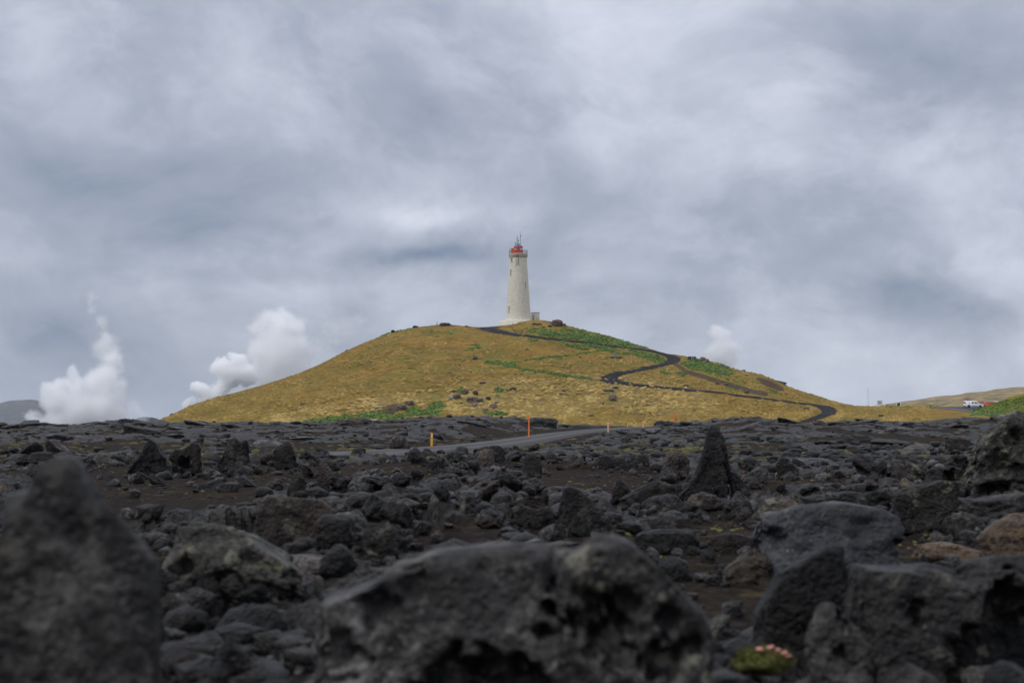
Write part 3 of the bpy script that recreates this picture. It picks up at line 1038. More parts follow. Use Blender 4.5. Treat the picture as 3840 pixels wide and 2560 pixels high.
def near_path(px, py, r=3.5):
    return np.min((PATHPX[:, 0] - px) ** 2 + (PATHPX[:, 1] - py) ** 2) < r * r


# ---- car park and asphalt road on the right
def px_sheet(name, A, B, mat, lift, n=30, m=5, dmin=0):
    a, b = resample(A, n), resample(B, n)
    V = []
    for i in range(n):
        for j in range(m):
            s = j / (m - 1)
            q = a[i] * (1 - s) + b[i] * s
            x, d, z = hill_cast(q[0], q[1], dmin)
            V.append((x, d, z + lift))
    return tag(link(name, mesh_np(name, V, grid_faces(n, m)), mat), kind='structure')


px_sheet('car_park', [(3500, 1526.5), (3560, 1525.7), (3640, 1525.6), (3740, 1526)], [(3560, 1534), (3600, 1538.5), (3650, 1539), (3740, 1539.5)], M['parking'], 0.06)
px_sheet('asphalt_road', [(3488, 1526.5), (3540, 1530), (3590, 1535.5), (3640, 1541), (3700, 1549), (3780, 1559), (3860, 1569)],
         [(3492, 1529), (3540, 1533), (3590, 1539), (3640, 1545), (3700, 1554), (3780, 1566), (3860, 1577)], M['asphalt'], 0.12, dmin=235)


# ---- far hills
def ridge(name, prof, d, depth, mat, seed, rough_amp=0.04):
    pxs = np.linspace(prof[0][0], prof[-1][0], 160)
    ys = np.interp(pxs, *zip(*prof))
    zt = zat(ys, d)
    rows = np.linspace(-1, 1, 25)
    V = []
    for r in rows:
        dd = d + r * depth
        x = xat(pxs, d) * (dd / d if r < 0 else 1)
        h = (zt + 4.5) * (1 - abs(r) ** 1.5) - 4.5
        P = XYZ(x / depth * 6, dd / depth * 6, seed)
        h = h + fbm(P, 4) * rough_amp * depth * (1 - abs(r)) * np.clip(abs(r) * 3, 0.12, 1)
        V += list(zip(x, np.full(len(x), dd), h))
    return tag(link(name, mesh_np(name, V, grid_faces(25, 160)), mat), kind='structure')


ridge('distant_mountain', [(-900, 1570), (-500, 1535), (-200, 1520), (-60, 1522), (0, 1512), (35, 1502), (70, 1500), (100, 1499), (120, 1497), (134, 1503), (160, 1512), (230, 1540), (330, 1580), (400, 1600)],
      6000, 800, M['farhill'], 4.0, 0.02)
ridge('distant_knoll', [(470, 1600), (520, 1566), (545, 1562), (565, 1566), (600, 1585), (640, 1600)], 1500, 120, M['farhill'], 8.0, 0.02)
ridge_o = ridge('far_ridge', [(3260, 1540), (3290, 1524), (3330, 1514), (3400, 1503), (3450, 1497), (3520, 1486), (3560, 1482), (3600, 1478), (3640, 1471),
                              (3700, 1466), (3760, 1456), (3800, 1452), (3840, 1451), (4000, 1440), (4400, 1430), (4900, 1470)], 600, 90, None, 12.0, 0.03)
m, t, b = material('ridge_grass')
pos = t.n('ShaderNodeNewGeometry').outputs['Position']
rn = t.noise(t.vec('MULTIPLY', pos, (0.5, 0.6, 1.6)), 0.35, 8, 0.68)
rc = t.ramp(rn, [(0.34, (0.05, 0.038, 0.022)), (0.46, (0.14, 0.105, 0.05)), (0.58, (0.24, 0.175, 0.075)), (0.72, (0.36, 0.27, 0.13))])
t.put(b.inputs['Base Color'], rc)
b.inputs['Roughness'].default_value = 0.95
ridge_o.data.materials.append(m)

# ================================================================ LAVA ROCKS
_ico = {}


def ico(sub):
    if sub not in _ico:
        bm = bmesh.new()
        bmesh.ops.create_icosphere(bm, subdivisions=sub, radius=1.0)
        V = np.array([v.co[:] for v in bm.verts])
        F = np.array([[v.index for v in f.verts] for f in bm.faces])
        bm.free()
        _ico[sub] = (V / np.linalg.norm(V, axis=1)[:, None], F)
    return _ico[sub]


def rock_shape(seed, sub=4, planes=11, rough=1.0, kind='block', k=60, cube=0.0):
    """broken basalt: a body cut by random planes, then cracked and eroded; unit bounding box -1..1"""
    r_ = np.random.default_rng(seed)
    D_, F_ = ico(sub)
    n = r_.normal(size=(planes, 3))
    n /= np.linalg.norm(n, axis=1)[:, None]
    h = r_.uniform(0.42, 0.95, planes)
    dots = D_ @ n.T
    inv = np.where(dots > 0.04, dots / h[None, :], 0.0)
    R = (np.sum(inv ** k, 1) + (1 / 1.1) ** k) ** (-1.0 / k)
    if cube:
        C_ = D_ / np.max(np.abs(D_), 1)[:, None]
        V = (D_ * (1 - cube) + C_ * cube) * (1 - 0.55 * cube + 0.55 * cube * R[:, None] / R.mean()) if cube < 1 else C_
    else:
        V = D_ * R[:, None]
    o = r_.uniform(-50, 50, 3)
    wv = np.stack([pnoise(V * 1.3 + o + 31 * q) for q in range(3)], 1) * 0.30
    U = V + wv
    # scooped fracture faces meeting in sharp ridges
    chip = worley3(U * 1.55 + o) - 0.5
    chip2 = worley3(U * 3.7 + o * 2) - 0.5
    if kind == 'clinker':
        disp = chip * 0.50 + chip2 * 0.24 + ridged(U * 1.4 + o, 3, 0.6) * 0.12 + fbm(U * 6.0 + o, 3, 0.65) * 0.06
    elif kind == 'slab':
        disp = fbm(V * 1.6 + o, 4) * 0.07 + chip * 0.15 + chip2 * 0.06
    else:
        ax = r_.normal(size=3)
        ax /= np.linalg.norm(ax)
        lay = (U @ ax) * 2.4 + o[0]
        lay = np.abs((lay % 1.0) - 0.5) * 2
        strata = -(1 - sstep(lay, 0.0, 0.16)) * 0.05
        disp = fbm(V * 1.2 + o, 2) * 0.05 + chip * 0.28 + chip2 * 0.13 + fbm(U * 8 + o, 3, 0.65) * 0.03 + strata
    if sub >= 5:
        pit = worley3(U * 9.0 + o)
        disp = disp + fbm(U * 13 + o, 2, 0.6) * 0.022 - (1 - sstep(pit, 0.12, 0.40)) * 0.035
        lip = np.abs(pnoise(U * 1.6 + o + 11))
        disp = disp - (1 - sstep(lip, 0.0, 0.05)) * 0.07
    V = V + D_ * (disp * rough)[:, None]
    if kind == 'slab':
        a = r_.uniform(0, math.pi)
        s = V[:, 0] * math.cos(a) + V[:, 1] * math.sin(a)
        V[:, 2] += (0.10 * np.abs(np.sin(s * 9 + 2.5 * fbm(V * 1.2 + o, 2))) + 0.06 * ridged(V * 3 + o, 3)) * (V[:, 2] > -0.2)
    lo, hi = V.min(0), V.max(0)
    V = (V - (lo + hi) / 2) / ((hi - lo) / 2)
    return V, F_


_rr = random.Random(11)


def hero(name, label, x0, x1, yt, yb, d, mat, seed, kind='block', sub=5, deep=0.8, prof=None, lean=0.0, dents=(), boxy=0.75, rough=1.0,
         planes=13, group=None, cat='rock', rot=0.0, rest=None):
    """a single boulder whose outline is read from the photo; it reaches down into the ground it stands on"""
    V, F_ = rock_shape(seed, sub, planes, rough, kind, cube=0.88 if prof else 0.35)
    cx = (x0 + x1) / 2
    if yb <= 2620:       # its foot shows: the ground there gives the distance
        d = lava_cast(cx, yb, 3.4)[1]
    w = (x1 - x0) * d / FPX / 2
    zt = float(zat(yt, d))
    zb_vis = float(zat(yb, d))
    zg = lz(cx, d) - 0.06 if d < 262 else zb_vis
    zb = min(zb_vis, zg) if rest is None else rest
    zb_vis = max(zb_vis, zb)
    if rot:
        c, s = math.cos(rot), math.sin(rot)
        V = np.stack([V[:, 0] * c - V[:, 1] * s, V[:, 0] * s + V[:, 1] * c, V[:, 2]], 1)
        V /= np.abs(V).max(0)
    hgt = zt - zb
    if prof:
        f = np.interp((V[:, 0] + 1) / 2, *zip(*prof))
        f = ((zb_vis - zb) + f * (zt - zb_vis)) / hgt      # the outline was read over the visible part only
    else:
        f = 1.0
    Z = (V[:, 2] + 1) / 2
    Z = np.where(Z > 0.5, np.minimum(0.5 + (Z - 0.5) * 1.16, 1 + (Z - 0.93) * 0.15), Z) if prof else Z
    Z = Z * f
    flare = 1 + (0.0 if prof else 0.45) * np.clip(1 - Z, 0, 1) ** 2
    X = V[:, 0] * w * flare + lean * Z * w
    Y = V[:, 1] * w * deep * (1 - 0.45 * np.clip(Z, 0, 1)) * flare
    Zw = Z * hgt
    P = np.stack([X, Y, Zw], 1)
    for (qx, qy, qr, dep) in dents:
        # hollow facing the viewer
        tx = (qx - cx) * d / FPX
        tz = float(zat(qy, d)) - zb
        rr = qr * d / FPX
        q = np.hypot(P[:, 0] - tx, P[:, 2] - tz) / rr
        q = q + 0.55 * pnoise(P * (1.7 / rr) + seed) + 0.3 * pnoise(P * (4.5 / rr) + seed)
        P[:, 1] += (1 - sstep(q, 0.55, 1.0)) * dep * w * (P[:, 1] < 0.35 * w * deep)
    me = mesh_np(name, P, F_, smooth=sub >= 6 or d < 3.3)
    o = link(name, me, mat)
    o.location = (float(xat(cx, d)), d + w * deep * 0.6, zb)
    tag(o, label, cat, group)
    HEROES.append((cx, (yt + yb) / 2, seed, d, (x1 - x0), x0, x1))
    return o


HEROES = []
B, G, BR, LI, WR, PL, SLB = (M[k] for k in ('black', 'grey', 'brown', 'lichen', 'warmrock', 'pale', 'slab'))
# nearest stones, out of focus
hero('lava_boulder', 'tall blurred dark boulder rising to a knob at the left edge of the picture', -75, 640, 1722, 2720, 2.5, M['near_black'], 3, sub=5, deep=0.55,
     prof=[(0, .84), (.09, .855), (.25, .875), (.27, .96), (.30, 1), (.44, 1), (.49, .94), (.55, .875), (.66, .825), (.75, .77), (.87, .725), (.93, .62), (.97, .45), (1, .25)], boxy=0.62, rough=0.34,
     dents=[(330, 2000, 60, 0.06), (190, 2150, 120, 0.06)])
hero('lava_boulder', 'wide blurred arched boulder with dark hollow at the bottom centre', 1090, 2190, 2052, 2760, 3.15, M['near_grey'], 8, sub=6, deep=0.6,
     prof=[(0, .5), (0.046, .61), (0.09, .69), (0.27, .78), (0.34, .88), (0.405, .90), (0.48, .95), (0.6, .97), (0.74, .99), (0.91, .98), (1, .9)], boxy=0.6, rough=0.55,
     dents=[(1700, 2580, 150, 0.32), (1850, 2530, 130, 0.32), (1970, 2590, 130, 0.35), (1420, 2290, 90, 0.10), (1290, 2440, 90, 0.12), (1560, 2200, 70, 0.08), (2080, 2200, 26, 0.25), (2070, 2280, 30, 0.3), (2040, 2360, 32, 0.3)])
hero('lava_boulder', 'blurred rounded boulder with a black cave-like hollow, right of the arched one', 2060, 2700, 2013, 2760, 3.0, M['near_grey'], 21, sub=6, deep=0.65,
     prof=[(0, .80), (0.04, .926), (0.175, .946), (0.28, .997), (0.38, 1), (0.48, .964), (0.55, .906), (0.65, .833), (0.75, .742), (0.845, .67), (0.93, .61), (1, .45)], boxy=0.62, rough=0.55,
     dents=[(2215, 2320, 95, 0.28), (2330, 2280, 75, 0.24), (2290, 2400, 105, 0.32), (2190, 2230, 45, 0.14), (2500, 2310, 55, 0.2), (2480, 2480, 90, 0.3), (2590, 2420, 50, 0.2)])
hero('lava_boulder', 'large grey boulder with a sloping pale face in the bottom right corner', 3190, 4050, 2098, 2760, 4.2, M['lightgrey'], 33, sub=6, deep=0.6,
     prof=[(0, .72), (0.06, .94), (0.28, .93), (0.4, .95), (0.53, .92), (0.58, .97), (0.75, 1.0), (1, 1.0)], boxy=0.6, rough=0.55,
     dents=[(3820, 2500, 330, 0.45), (3420, 2290, 45, 0.15)])
hero('lava_boulder', 'small knobbly grey rock with a dark hole, in front of the bottom right boulder', 3010, 3290, 2262, 2680, 3.8, M['lightgrey'], 41, sub=5, deep=0.8,
     prof=[(0, .45), (0.12, .75), (0.25, .98), (0.4, 1.0), (0.55, .92), (0.7, .80), (0.9, .70), (1, .4)], boxy=0.65, dents=[(3165, 2330, 38, 0.4), (3140, 2440, 25, 0.3)])
hero('lava_boulder', 'dark leaning slab with a pale lit edge, below the big flat-topped block', 2800, 3250, 2044, 2480, 3.6, B, 55, sub=5, deep=0.5,
     prof=[(0, .2), (0.09, .40), (0.28, .75), (0.5, .87), (0.68, .99), (0.96, .98), (1, .8)], boxy=0.6, rough=0.8)
hero('lava_boulder', 'big smooth blue-grey block with a flat sloping top, right foreground', 2845, 3440, 1888, 2190, 5.2, M['bluegrey'], 61, sub=5, deep=0.8,
     prof=[(0, .84), (0.05, .90), (0.27, .99), (0.55, 1.0), (0.8, .92), (0.93, .78), (1, .6)], boxy=0.55, rough=0.45, dents=[(3230, 1990, 60, 0.06), (2890, 2030, 60, 0.15), (3400, 2050, 50, 0.25)])
hero('lava_boulder', 'brownish sunlit rock cut off by the right edge of the picture', 3672, 3960, 1925, 2140, 4.0, WR, 67, sub=4, deep=0.7, prof=[(0, .55), (0.2, .8), (0.5, 1), (1, 1)], boxy=0.6)
hero('lava_boulder', 'pale pinkish rock between the cave boulder and the leaning slab', 2712, 2910, 2052, 2190, 4.4, WR, 71, sub=4, deep=0.9, kind='clinker',
     prof=[(0, .35), (0.3, .7), (0.6, 1), (0.85, .95), (1, .6)])
hero('lava_boulder', 'rugged rock with yellow lichen on its left end, left foreground', 585, 1130, 1962, 2235, 4.6, LI, 77, sub=5, deep=0.8, kind='clinker',
     prof=[(0, .62), (0.08, .92), (0.2, 1.0), (0.45, .95), (0.65, .75), (0.85, .52), (1, .3)], boxy=0.65, dents=[(700, 2120, 40, 0.2), (880, 2190, 60, 0.2)])
hero('lava_boulder', 'flat blue-grey slab lying right of the lichen rock', 900, 1420, 2080, 2170, 5.0, SLB, 83, sub=4, deep=0.7, kind='slab', prof=[(0, .9), (0.5, 1.0), (1, .7)], boxy=0.6)
hero('lava_boulder', 'brown pitted slab tilted up behind the lichen rock', 945, 1270, 1860, 2075, 7.2, BR, 89, sub=5, deep=0.6, prof=[(0, .7), (0.15, 1.0), (0.5, .97), (0.8, .93), (1, .7)], boxy=0.55, rough=0.8)
hero('lava_boulder', 'black cubic rock with a flat grey top, below the rubble ridge', 1178, 1335, 1930, 2055, 6.9, B, 95, sub=4, deep=0.9, prof=[(0, .85), (0.2, 1), (0.8, .97), (1, .8)], boxy=0.5, rough=0.6)
hero('lava_boulder', 'lumpy grey rock beside the black cubic rock', 1350, 1530, 1950, 2090, 6.7, G, 99, sub=4, kind='clinker')
hero('lava_boulder', 'round dark rock with a small hollow near the picture centre', 1330, 1480, 2010, 2105, 6.0, B, 101, sub=4, kind='clinker')
hero('lava_boulder', 'leaning black boulder with a sharp ridge right of centre', 2085, 2300, 1822, 2010, 8.6, B, 104, sub=5, deep=0.7,
     prof=[(0, .55), (0.1, .92), (0.25, 1.0), (0.45, .9), (0.7, .62), (1, .28)], boxy=0.7, rough=0.9)
hero('lava_boulder', 'low dark rock with two humps left of the leaning black boulder', 1900, 2110, 1880, 1990, 8.2, B, 108, sub=4, kind='clinker', prof=[(0, .6), (0.25, 1), (0.5, .7), (0.75, .95), (1, .5)])
hero('lava_boulder', 'flat black slab with a pale dusted top, below the lava spire', 2355, 2630, 1986, 2078, 7.2, B, 112, sub=4, deep=0.6, prof=[(0, .5), (0.15, .9), (0.5, 1), (1, .95)], boxy=0.5, rough=0.5)
hero('lava_boulder', 'low cracked block beside the pale-topped slab', 2640, 2860, 1995, 2070, 7.0, BR, 115, sub=4, deep=0.7, prof=[(0, .8), (0.4, 1), (1, .7)], boxy=0.5, rough=0.6)
hero('lava_spire', 'tall leaning black lava spire with a blunt tip, right of the road', 2525, 2760, 1598, 1880, 14.0, B, 120, sub=5, deep=0.5,
     prof=[(0, .0), (0.05, .06), (0.25, .24), (0.40, .46), (0.50, .68), (0.56, .92), (0.62, 1.0), (0.76, .98), (0.86, .84), (0.92, .62), (0.96, .3), (1, .05)], boxy=0.62, rough=1.0, planes=16, kind='clinker')
hero('lava_boulder', 'dark rock wedged against the right foot of the lava spire', 2735, 2830, 1765, 1868, 14.4, B, 123, sub=4, prof=[(0, 1), (0.3, .9), (0.6, .55), (1, .3)], deep=0.7)
hero('lava_boulder', 'long black slab below the left foot of the lava spire', 2320, 2560, 1798, 1905, 11.8, B, 126, sub=4, deep=0.5, prof=[(0, .3), (0.3, .7), (0.6, 1), (0.85, .9), (1, .5)], boxy=0.6)
hero('lava_boulder', 'dark pointed rock left of the lava spire', 2290, 2375, 1785, 1880, 12.5, BR, 128, sub=4, deep=0.8, prof=[(0, .4), (0.35, 1), (0.7, .7), (1, .3)])
hero('lava_boulder', 'dark clinkery crag against the left side of the lava spire', 2475, 2590, 1690, 1800, 16.5, B, 131, sub=4, kind='clinker', prof=[(0, .5), (0.3, .9), (0.5, 1), (1, .8)])
hero('lava_boulder', 'grey boulder with flat face below the lava spire', 2430, 2560, 1850, 1910, 10.6, G, 133, sub=4, deep=0.7, boxy=0.6)
hero('lava_boulder', 'grey rock with dark underside right of the spire foot', 2580, 2700, 1842, 1915, 10.4, G, 135, sub=4, kind='clinker')
hero('lava_boulder', 'upright grey rock with folded face between spire and blue-grey block', 2725, 2830, 1838, 1945, 9.6, G, 137, sub=4, prof=[(0, .4), (0.4, 1), (0.8, .7), (1, .3)])
# left group of crags
hero('lava_crag', 'jagged black crag leaning left, first of the crags on the ash flat', 480, 640, 1645, 1795, 26.5, B, 140, sub=5, deep=0.7,
     prof=[(0, .15), (0.2, .45), (0.4, .82), (0.5, 1.0), (0.65, .9), (0.8, .6), (1, .45)], boxy=0.7, kind='clinker', rough=0.8)
hero('lava_crag', 'broken black crag with an overhanging right side, second of the crags', 635, 765, 1650, 1785, 26.8, B, 143, sub=5, deep=0.7, kind='clinker',
     prof=[(0, .6), (0.2, .75), (0.4, .7), (0.65, 1.0), (0.85, .98), (1, .7)], boxy=0.65, dents=[(700, 1740, 25, 0.4)])
hero('lava_crag', 'steep two-pronged black crag behind the rubble, third of the crags', 795, 945, 1638, 1772, 29.0, B, 146, sub=5, deep=0.6, kind='clinker',
     prof=[(0, .15), (0.25, .4), (0.42, .9), (0.55, 1.0), (0.7, .85), (0.85, .92), (1, .5)], boxy=0.66, rough=0.8)
hero('lava_crag', 'small black crag with a dark cleft, right end of the crags', 1018, 1112, 1652, 1762, 29.5, B, 149, sub=4, deep=0.7, kind='clinker',
     prof=[(0, .5), (0.2, .9), (0.45, .75), (0.7, 1.0), (1, .6)], boxy=0.66)
hero('lava_boulder', 'flat dark slab left of the first crag', 250, 460, 1695, 1735, 30, G, 152, sub=4, kind='slab', deep=0.8, prof=[(0, .5), (0.5, .9), (0.9, 1), (1, .6)])
hero('lava_boulder', 'thick black slab tilting up above the left boulder', 110, 200, 1692, 1730, 29, B, 155, sub=4, boxy=0.6)
hero('lava_boulder', 'bluish tilted plate of lava below the third crag', 750, 850, 1782, 1835, 19.5, SLB, 158, sub=4, deep=0.6, kind='slab', prof=[(0, .3), (0.5, .7), (1, 1)])
hero('lava_boulder', 'dark rock standing out of the ash below the small crag', 1080, 1150, 1778, 1855, 17.5, B, 161, sub=4, kind='clinker')
hero('lava_boulder', 'upright dark brown stone with a mossy side below the crags', 1185, 1240, 1765, 1860, 15.0, BR, 164, sub=4, prof=[(0, .6), (0.5, 1), (1, .6)])
hero('lava_boulder', 'narrow black standing stone in the middle of the rubble', 1405, 1435, 1755, 1800, 24, B, 167, sub=4)
# right outcrop
hero('lava_outcrop', 'high lichen-spotted outcrop at the right edge of the picture', 3640, 4010, 1538, 1800, 11.5, LI, 170, sub=5, deep=0.7, kind='clinker',
     prof=[(0, .25), (0.08, .55), (0.2, .72), (0.35, .86), (0.5, 1.0), (0.7, .98), (1, .9)], boxy=0.6, dents=[(3740, 1730, 50, 0.15), (3800, 1640, 40, 0.2)])
hero('lava_boulder', 'pale lichen-covered boulder leaning on the right outcrop', 3655, 3760, 1640, 1765, 10.9, LI, 172, sub=4, deep=0.8, prof=[(0, .55), (0.3, .9), (0.6, 1), (1, .8)])
hero('lava_boulder', 'black angular boulder left of the right outcrop', 3545, 3660, 1636, 1695, 15.5, B, 175, sub=4, deep=0.8, prof=[(0, 1), (0.4, .95), (0.7, .8), (1, .4)], boxy=0.6)
hero('lava_boulder', 'wide pitted grey boulder below the right outcrop', 3330, 3600, 1800, 1990, 7.6, G, 178, sub=5, deep=0.7,
     prof=[(0, .5), (0.12, .75), (0.3, .82), (0.55, .9), (0.75, 1.0), (0.95, .95), (1, .6)], boxy=0.6, rough=0.9)
hero('lava_boulder', 'long black rock with a shadowed underside at the right edge', 3585, 3900, 1845, 1945, 7.4, B, 181, sub=4, deep=0.7, kind='clinker', prof=[(0, .8), (0.3, .7), (0.7, .9), (1, 1)], boxy=0.6)
hero('lava_boulder', 'flat-topped dark slab with an arched lit edge, right middle distance', 3250, 3480, 1706, 1780, 13.0, G, 184, sub=4, deep=0.7, prof=[(0, .4), (0.2, .8), (0.4, 1), (0.7, .92), (1, .6)], boxy=0.6)
hero('lava_boulder', 'grey pointed plate of lava in the rubble right of the spire', 2905, 2995, 1706, 1795, 14.2, G, 187, sub=4, deep=0.6, prof=[(0, .6), (0.25, 1), (0.6, .8), (1, .4)])
hero('lava_boulder', 'smooth grey slab lying flat right of the pointed plate', 2960, 3130, 1715, 1750, 15.5, SLB, 190, sub=4, kind='slab', deep=0.9)
hero('lava_boulder', 'hollow grey rock with a black mouth above the pitted boulder', 3480, 3620, 1745, 1830, 10.5, G, 193, sub=4, kind='clinker', dents=[(3555, 1790, 32, 0.5)])
hero('lava_boulder', 'knobbly grey rock under the pitted boulder on the right', 3540, 3690, 1915, 2020, 6.0, G, 196, sub=4, kind='clinker')
hero('lava_boulder', 'dark block above the left end of the big blue-grey block', 3110, 3260, 1840, 1890, 8.6, B, 199, sub=4, boxy=0.6)
hero('lava_boulder', 'grey rock with pale lichen specks, left above the blue-grey block', 2850, 3000, 1862, 1935, 8.0, LI, 202, sub=4)
for k, (a, b_, c, e) in enumerate([(2238, 2300, 1704, 1752), (2296, 2345, 1712, 1756), (2340, 2392, 1706, 1757), (2388, 2432, 1700, 1750)]):
    hero('lava_block', ['black squared block, left end of the row of four', 'smaller black block, second in the row of four', 'dark block, third in the row of four',
                        'dark peaked block, right end of the row of four'][k], a, b_, c, e, 25.5 + 0.2 * k, B, 210 + k, sub=4, boxy=0.5, rough=0.7, group='row of black blocks', cat='rock')
hero('lava_boulder', 'large upright black block on the central rubble ridge', 1962, 2030, 1698, 1788, 25.5, B, 220, sub=4, boxy=0.62)
hero('lava_boulder', 'round black rock on top of the rubble ridge below the amber road post', 1705, 1755, 1672, 1712, 29, B, 223, sub=4)
hero('lava_boulder', 'dark brown boulder on the crest of the central rubble ridge', 1790, 1850, 1680, 1745, 28, BR, 226, sub=4)
hero('lava_boulder', 'pointed dark heap of lava left of the rubble ridge', 1390, 1490, 1695, 1740, 33, B, 229, sub=4, kind='clinker', prof=[(0, .3), (0.5, 1), (1, .3)])
# foreground left stones
hero('lava_boulder', 'small pale grey stone beside the left foreground moss', 770, 985, 2372, 2600, 2.7, G, 240, sub=4, prof=[(0, .4), (0.45, 1), (1, .4)])
hero('lava_boulder', 'rounded stone with a warm tint at the bottom left', 625, 770, 2440, 2620, 2.6, BR, 243, sub=4)
hero('lava_boulder', 'bluish stone below the tall boulder at the bottom left', 480, 640, 2425, 2620, 2.5, G, 246, sub=4)
hero('lava_boulder', 'flat grey stone at the bottom left corner', 120, 400, 2510, 2680, 3.4, G, 249, sub=4)
hero('lava_boulder', 'bluish flat stone between the bottom left stones and the lichen rock', 820, 1060, 2260, 2350, 3.6, SLB, 252, sub=4, kind='slab')
hero('lava_boulder', 'small blue-grey stone left of the knobbly holed rock', 2870, 2990, 2440, 2540, 2.6, SLB, 255, sub=4)
hero('lava_boulder', 'dark stone under the flowering cushion', 2690, 2860, 2470, 2600, 2.5, BR, 258, sub=4)
hero('lava_boulder', 'mottled stone with warm spots right of the blue-grey block', 3430, 3700, 2035, 2110, 4.8, WR, 261, sub=4, kind='clinker', prof=[(0, .9), (0.5, 1), (1, .6)])

NEARBY = {3: 'tall left boulder', 8: 'arched boulder', 21: 'cave boulder', 33: 'bottom right boulder', 55: 'dark leaning slab', 61: 'big blue-grey block', 77: 'lichen rock',
          89: 'brown pitted slab', 95: 'black cubic rock', 104: 'leaning black boulder', 112: 'pale-topped slab', 120: 'lava spire', 140: 'first crag', 143: 'second crag',
          146: 'third crag', 149: 'small right crag', 170: 'lichen outcrop', 178: 'wide pitted boulder', 184: 'arched dark slab', 187: 'pointed plate', 211: 'row of black blocks',
          220: 'upright ridge block', 223: 'round rock on the ridge', 229: 'pointed lava heap', 161: 'dark rock in the ash', 126: 'long black slab', 137: 'folded grey rock', 240: 'pale stone by the moss'}


def rock_label(px, py, spx, colour, shape, size_cuts=(45, 75, 110)):
    size = ['small', 'middling', 'large', 'very large'][sum(spx > c for c in size_cuts)]
    best = min((h for h in HEROES if h[2] in NEARBY), key=lambda h: max(0, abs(px - h[0]) - h[4] / 2) ** 2 + (2.2 * (py - h[1])) ** 2)
    dx_, dy_ = px - best[0], py - best[1]
    far_ = 'just ' if abs(dx_) < best[4] * 0.8 + 40 and abs(dy_) < 70 else ''
    if abs(dx_) > abs(dy_) * 1.3:
        side = 'left of' if dx_ < 0 else 'right of'
    else:
        side = 'behind' if dy_ < 0 else 'in front of'
    return f'{size} {colour} {shape} {far_}{side} the {NEARBY[best[2]]}'


CNAME = {'black_basalt': 'black', 'grey_basalt': 'grey', 'brown_basalt': 'brownish', 'lichen_basalt': 'lichen-spotted', 'ropy_slab': 'smooth grey', 'warm_basalt': 'tan', 'light_grey_basalt': 'light grey'}
# ---- medium rocks: individuals copied from a small library
LIB = []
for k in range(16):
    kind = 'clinker' if k % 3 else 'block'
    Vr, Fr = rock_shape(500 + k, 4, 8, 1.0, kind)
    LIB.append(mesh_np('lava_rock', Vr, Fr, smooth=False))
SLIB = []
for k in range(8):
    Vr, Fr = rock_shape(700 + k, 4, 12, 1.0, 'slab')
    SLIB.append(mesh_np('ropy_rock', Vr, Fr))
_var = {}


def lib_mesh(base, mat):
    key = (base.name, mat.name)
    if key not in _var:
        m2 = base.copy()
        m2.materials.append(mat)
        _var[key] = m2
    return _var[key]


ZONES = [  # x0, x1, y0, y1, count, size px, label, flat
    (1470, 2070, 1690, 1785, 44, (34, 92), 'black lava rock in the rubble ridge below the amber road post', False),
    (2060, 2235, 1705, 1765, 12, (24, 60), 'small black rock between the rubble ridge and the row of blocks', False),
    (860, 1320, 1705, 1835, 30, (30, 85), 'dark rock in the rubble at the foot of the crags', False),
    (1150, 2090, 1800, 2000, 40, (55, 150), 'dark rough rock in the rubble field left of the leaning black boulder', False),
    (2760, 3560, 1745, 1900, 44, (45, 140), 'grey-black rock in the rubble right of the lava spire', False),
    (2250, 2760, 1760, 1960, 18, (35, 95), 'dark rock lying around the foot of the lava spire', False),
    (400, 1130, 2230, 2540, 22, (50, 150), 'blurred stone in the left foreground', False),
    (2680, 3080, 2160, 2540, 12, (50, 120), 'blurred stone between the foreground boulders on the right', False),
    (3560, 3840, 1760, 1900, 10, (40, 110), 'rock below the lichen outcrop at the right edge', False),
    (0, 330, 1690, 1800, 10, (30, 90), 'dark rock at the left edge behind the tall boulder', False),
    (480, 960, 1745, 1830, 16, (25, 70), 'rubble stone in front of the crags', False),
]
used = []
for zi, (x0, x1, y0, y1, cnt, (s0, s1), lab, flat_) in enumerate(ZONES):
    for k in range(cnt):
        px = _rr.uniform(x0, x1)
        py = _rr.uniform(y0, y1)
        x, d, z = lava_cast(px, py)
        spx = s0 * 0.7 + (s1 * 1.25 - s0 * 0.7) * _rr.random() ** 2.2
        w = spx * d / FPX / 2
        mat = _rr.choice([B, B, B, G, BR, G] if zi != 4 else [B, G, G, LI, BR, B])
        if zi in (6, 7):
            mat = _rr.choice([B, G, B, BR, LI])
        o = bpy.data.objects.new('lava_rock', lib_mesh(_rr.choice(LIB[::3] if zi in (6, 7) else LIB), mat))
        COL.objects.link(o)
        o.rotation_euler = (_rr.uniform(-.8, .8), _rr.uniform(-.8, .8), _rr.uniform(0, 6.28))
        hz_ = w * _rr.uniform(0.38, 0.95)
        o.scale = (w, w * _rr.uniform(0.7, 1.1), hz_)
        o.location = (x, d, z + hz_ * 0.45)
        tag(o, rock_label(px, py, spx, CNAME[mat.name], 'flat rock' if hz_ < 0.7 * w else 'lumpy rock'), 'rock', lab.replace('rock in', 'rocks in').replace('stone in', 'stones in'))
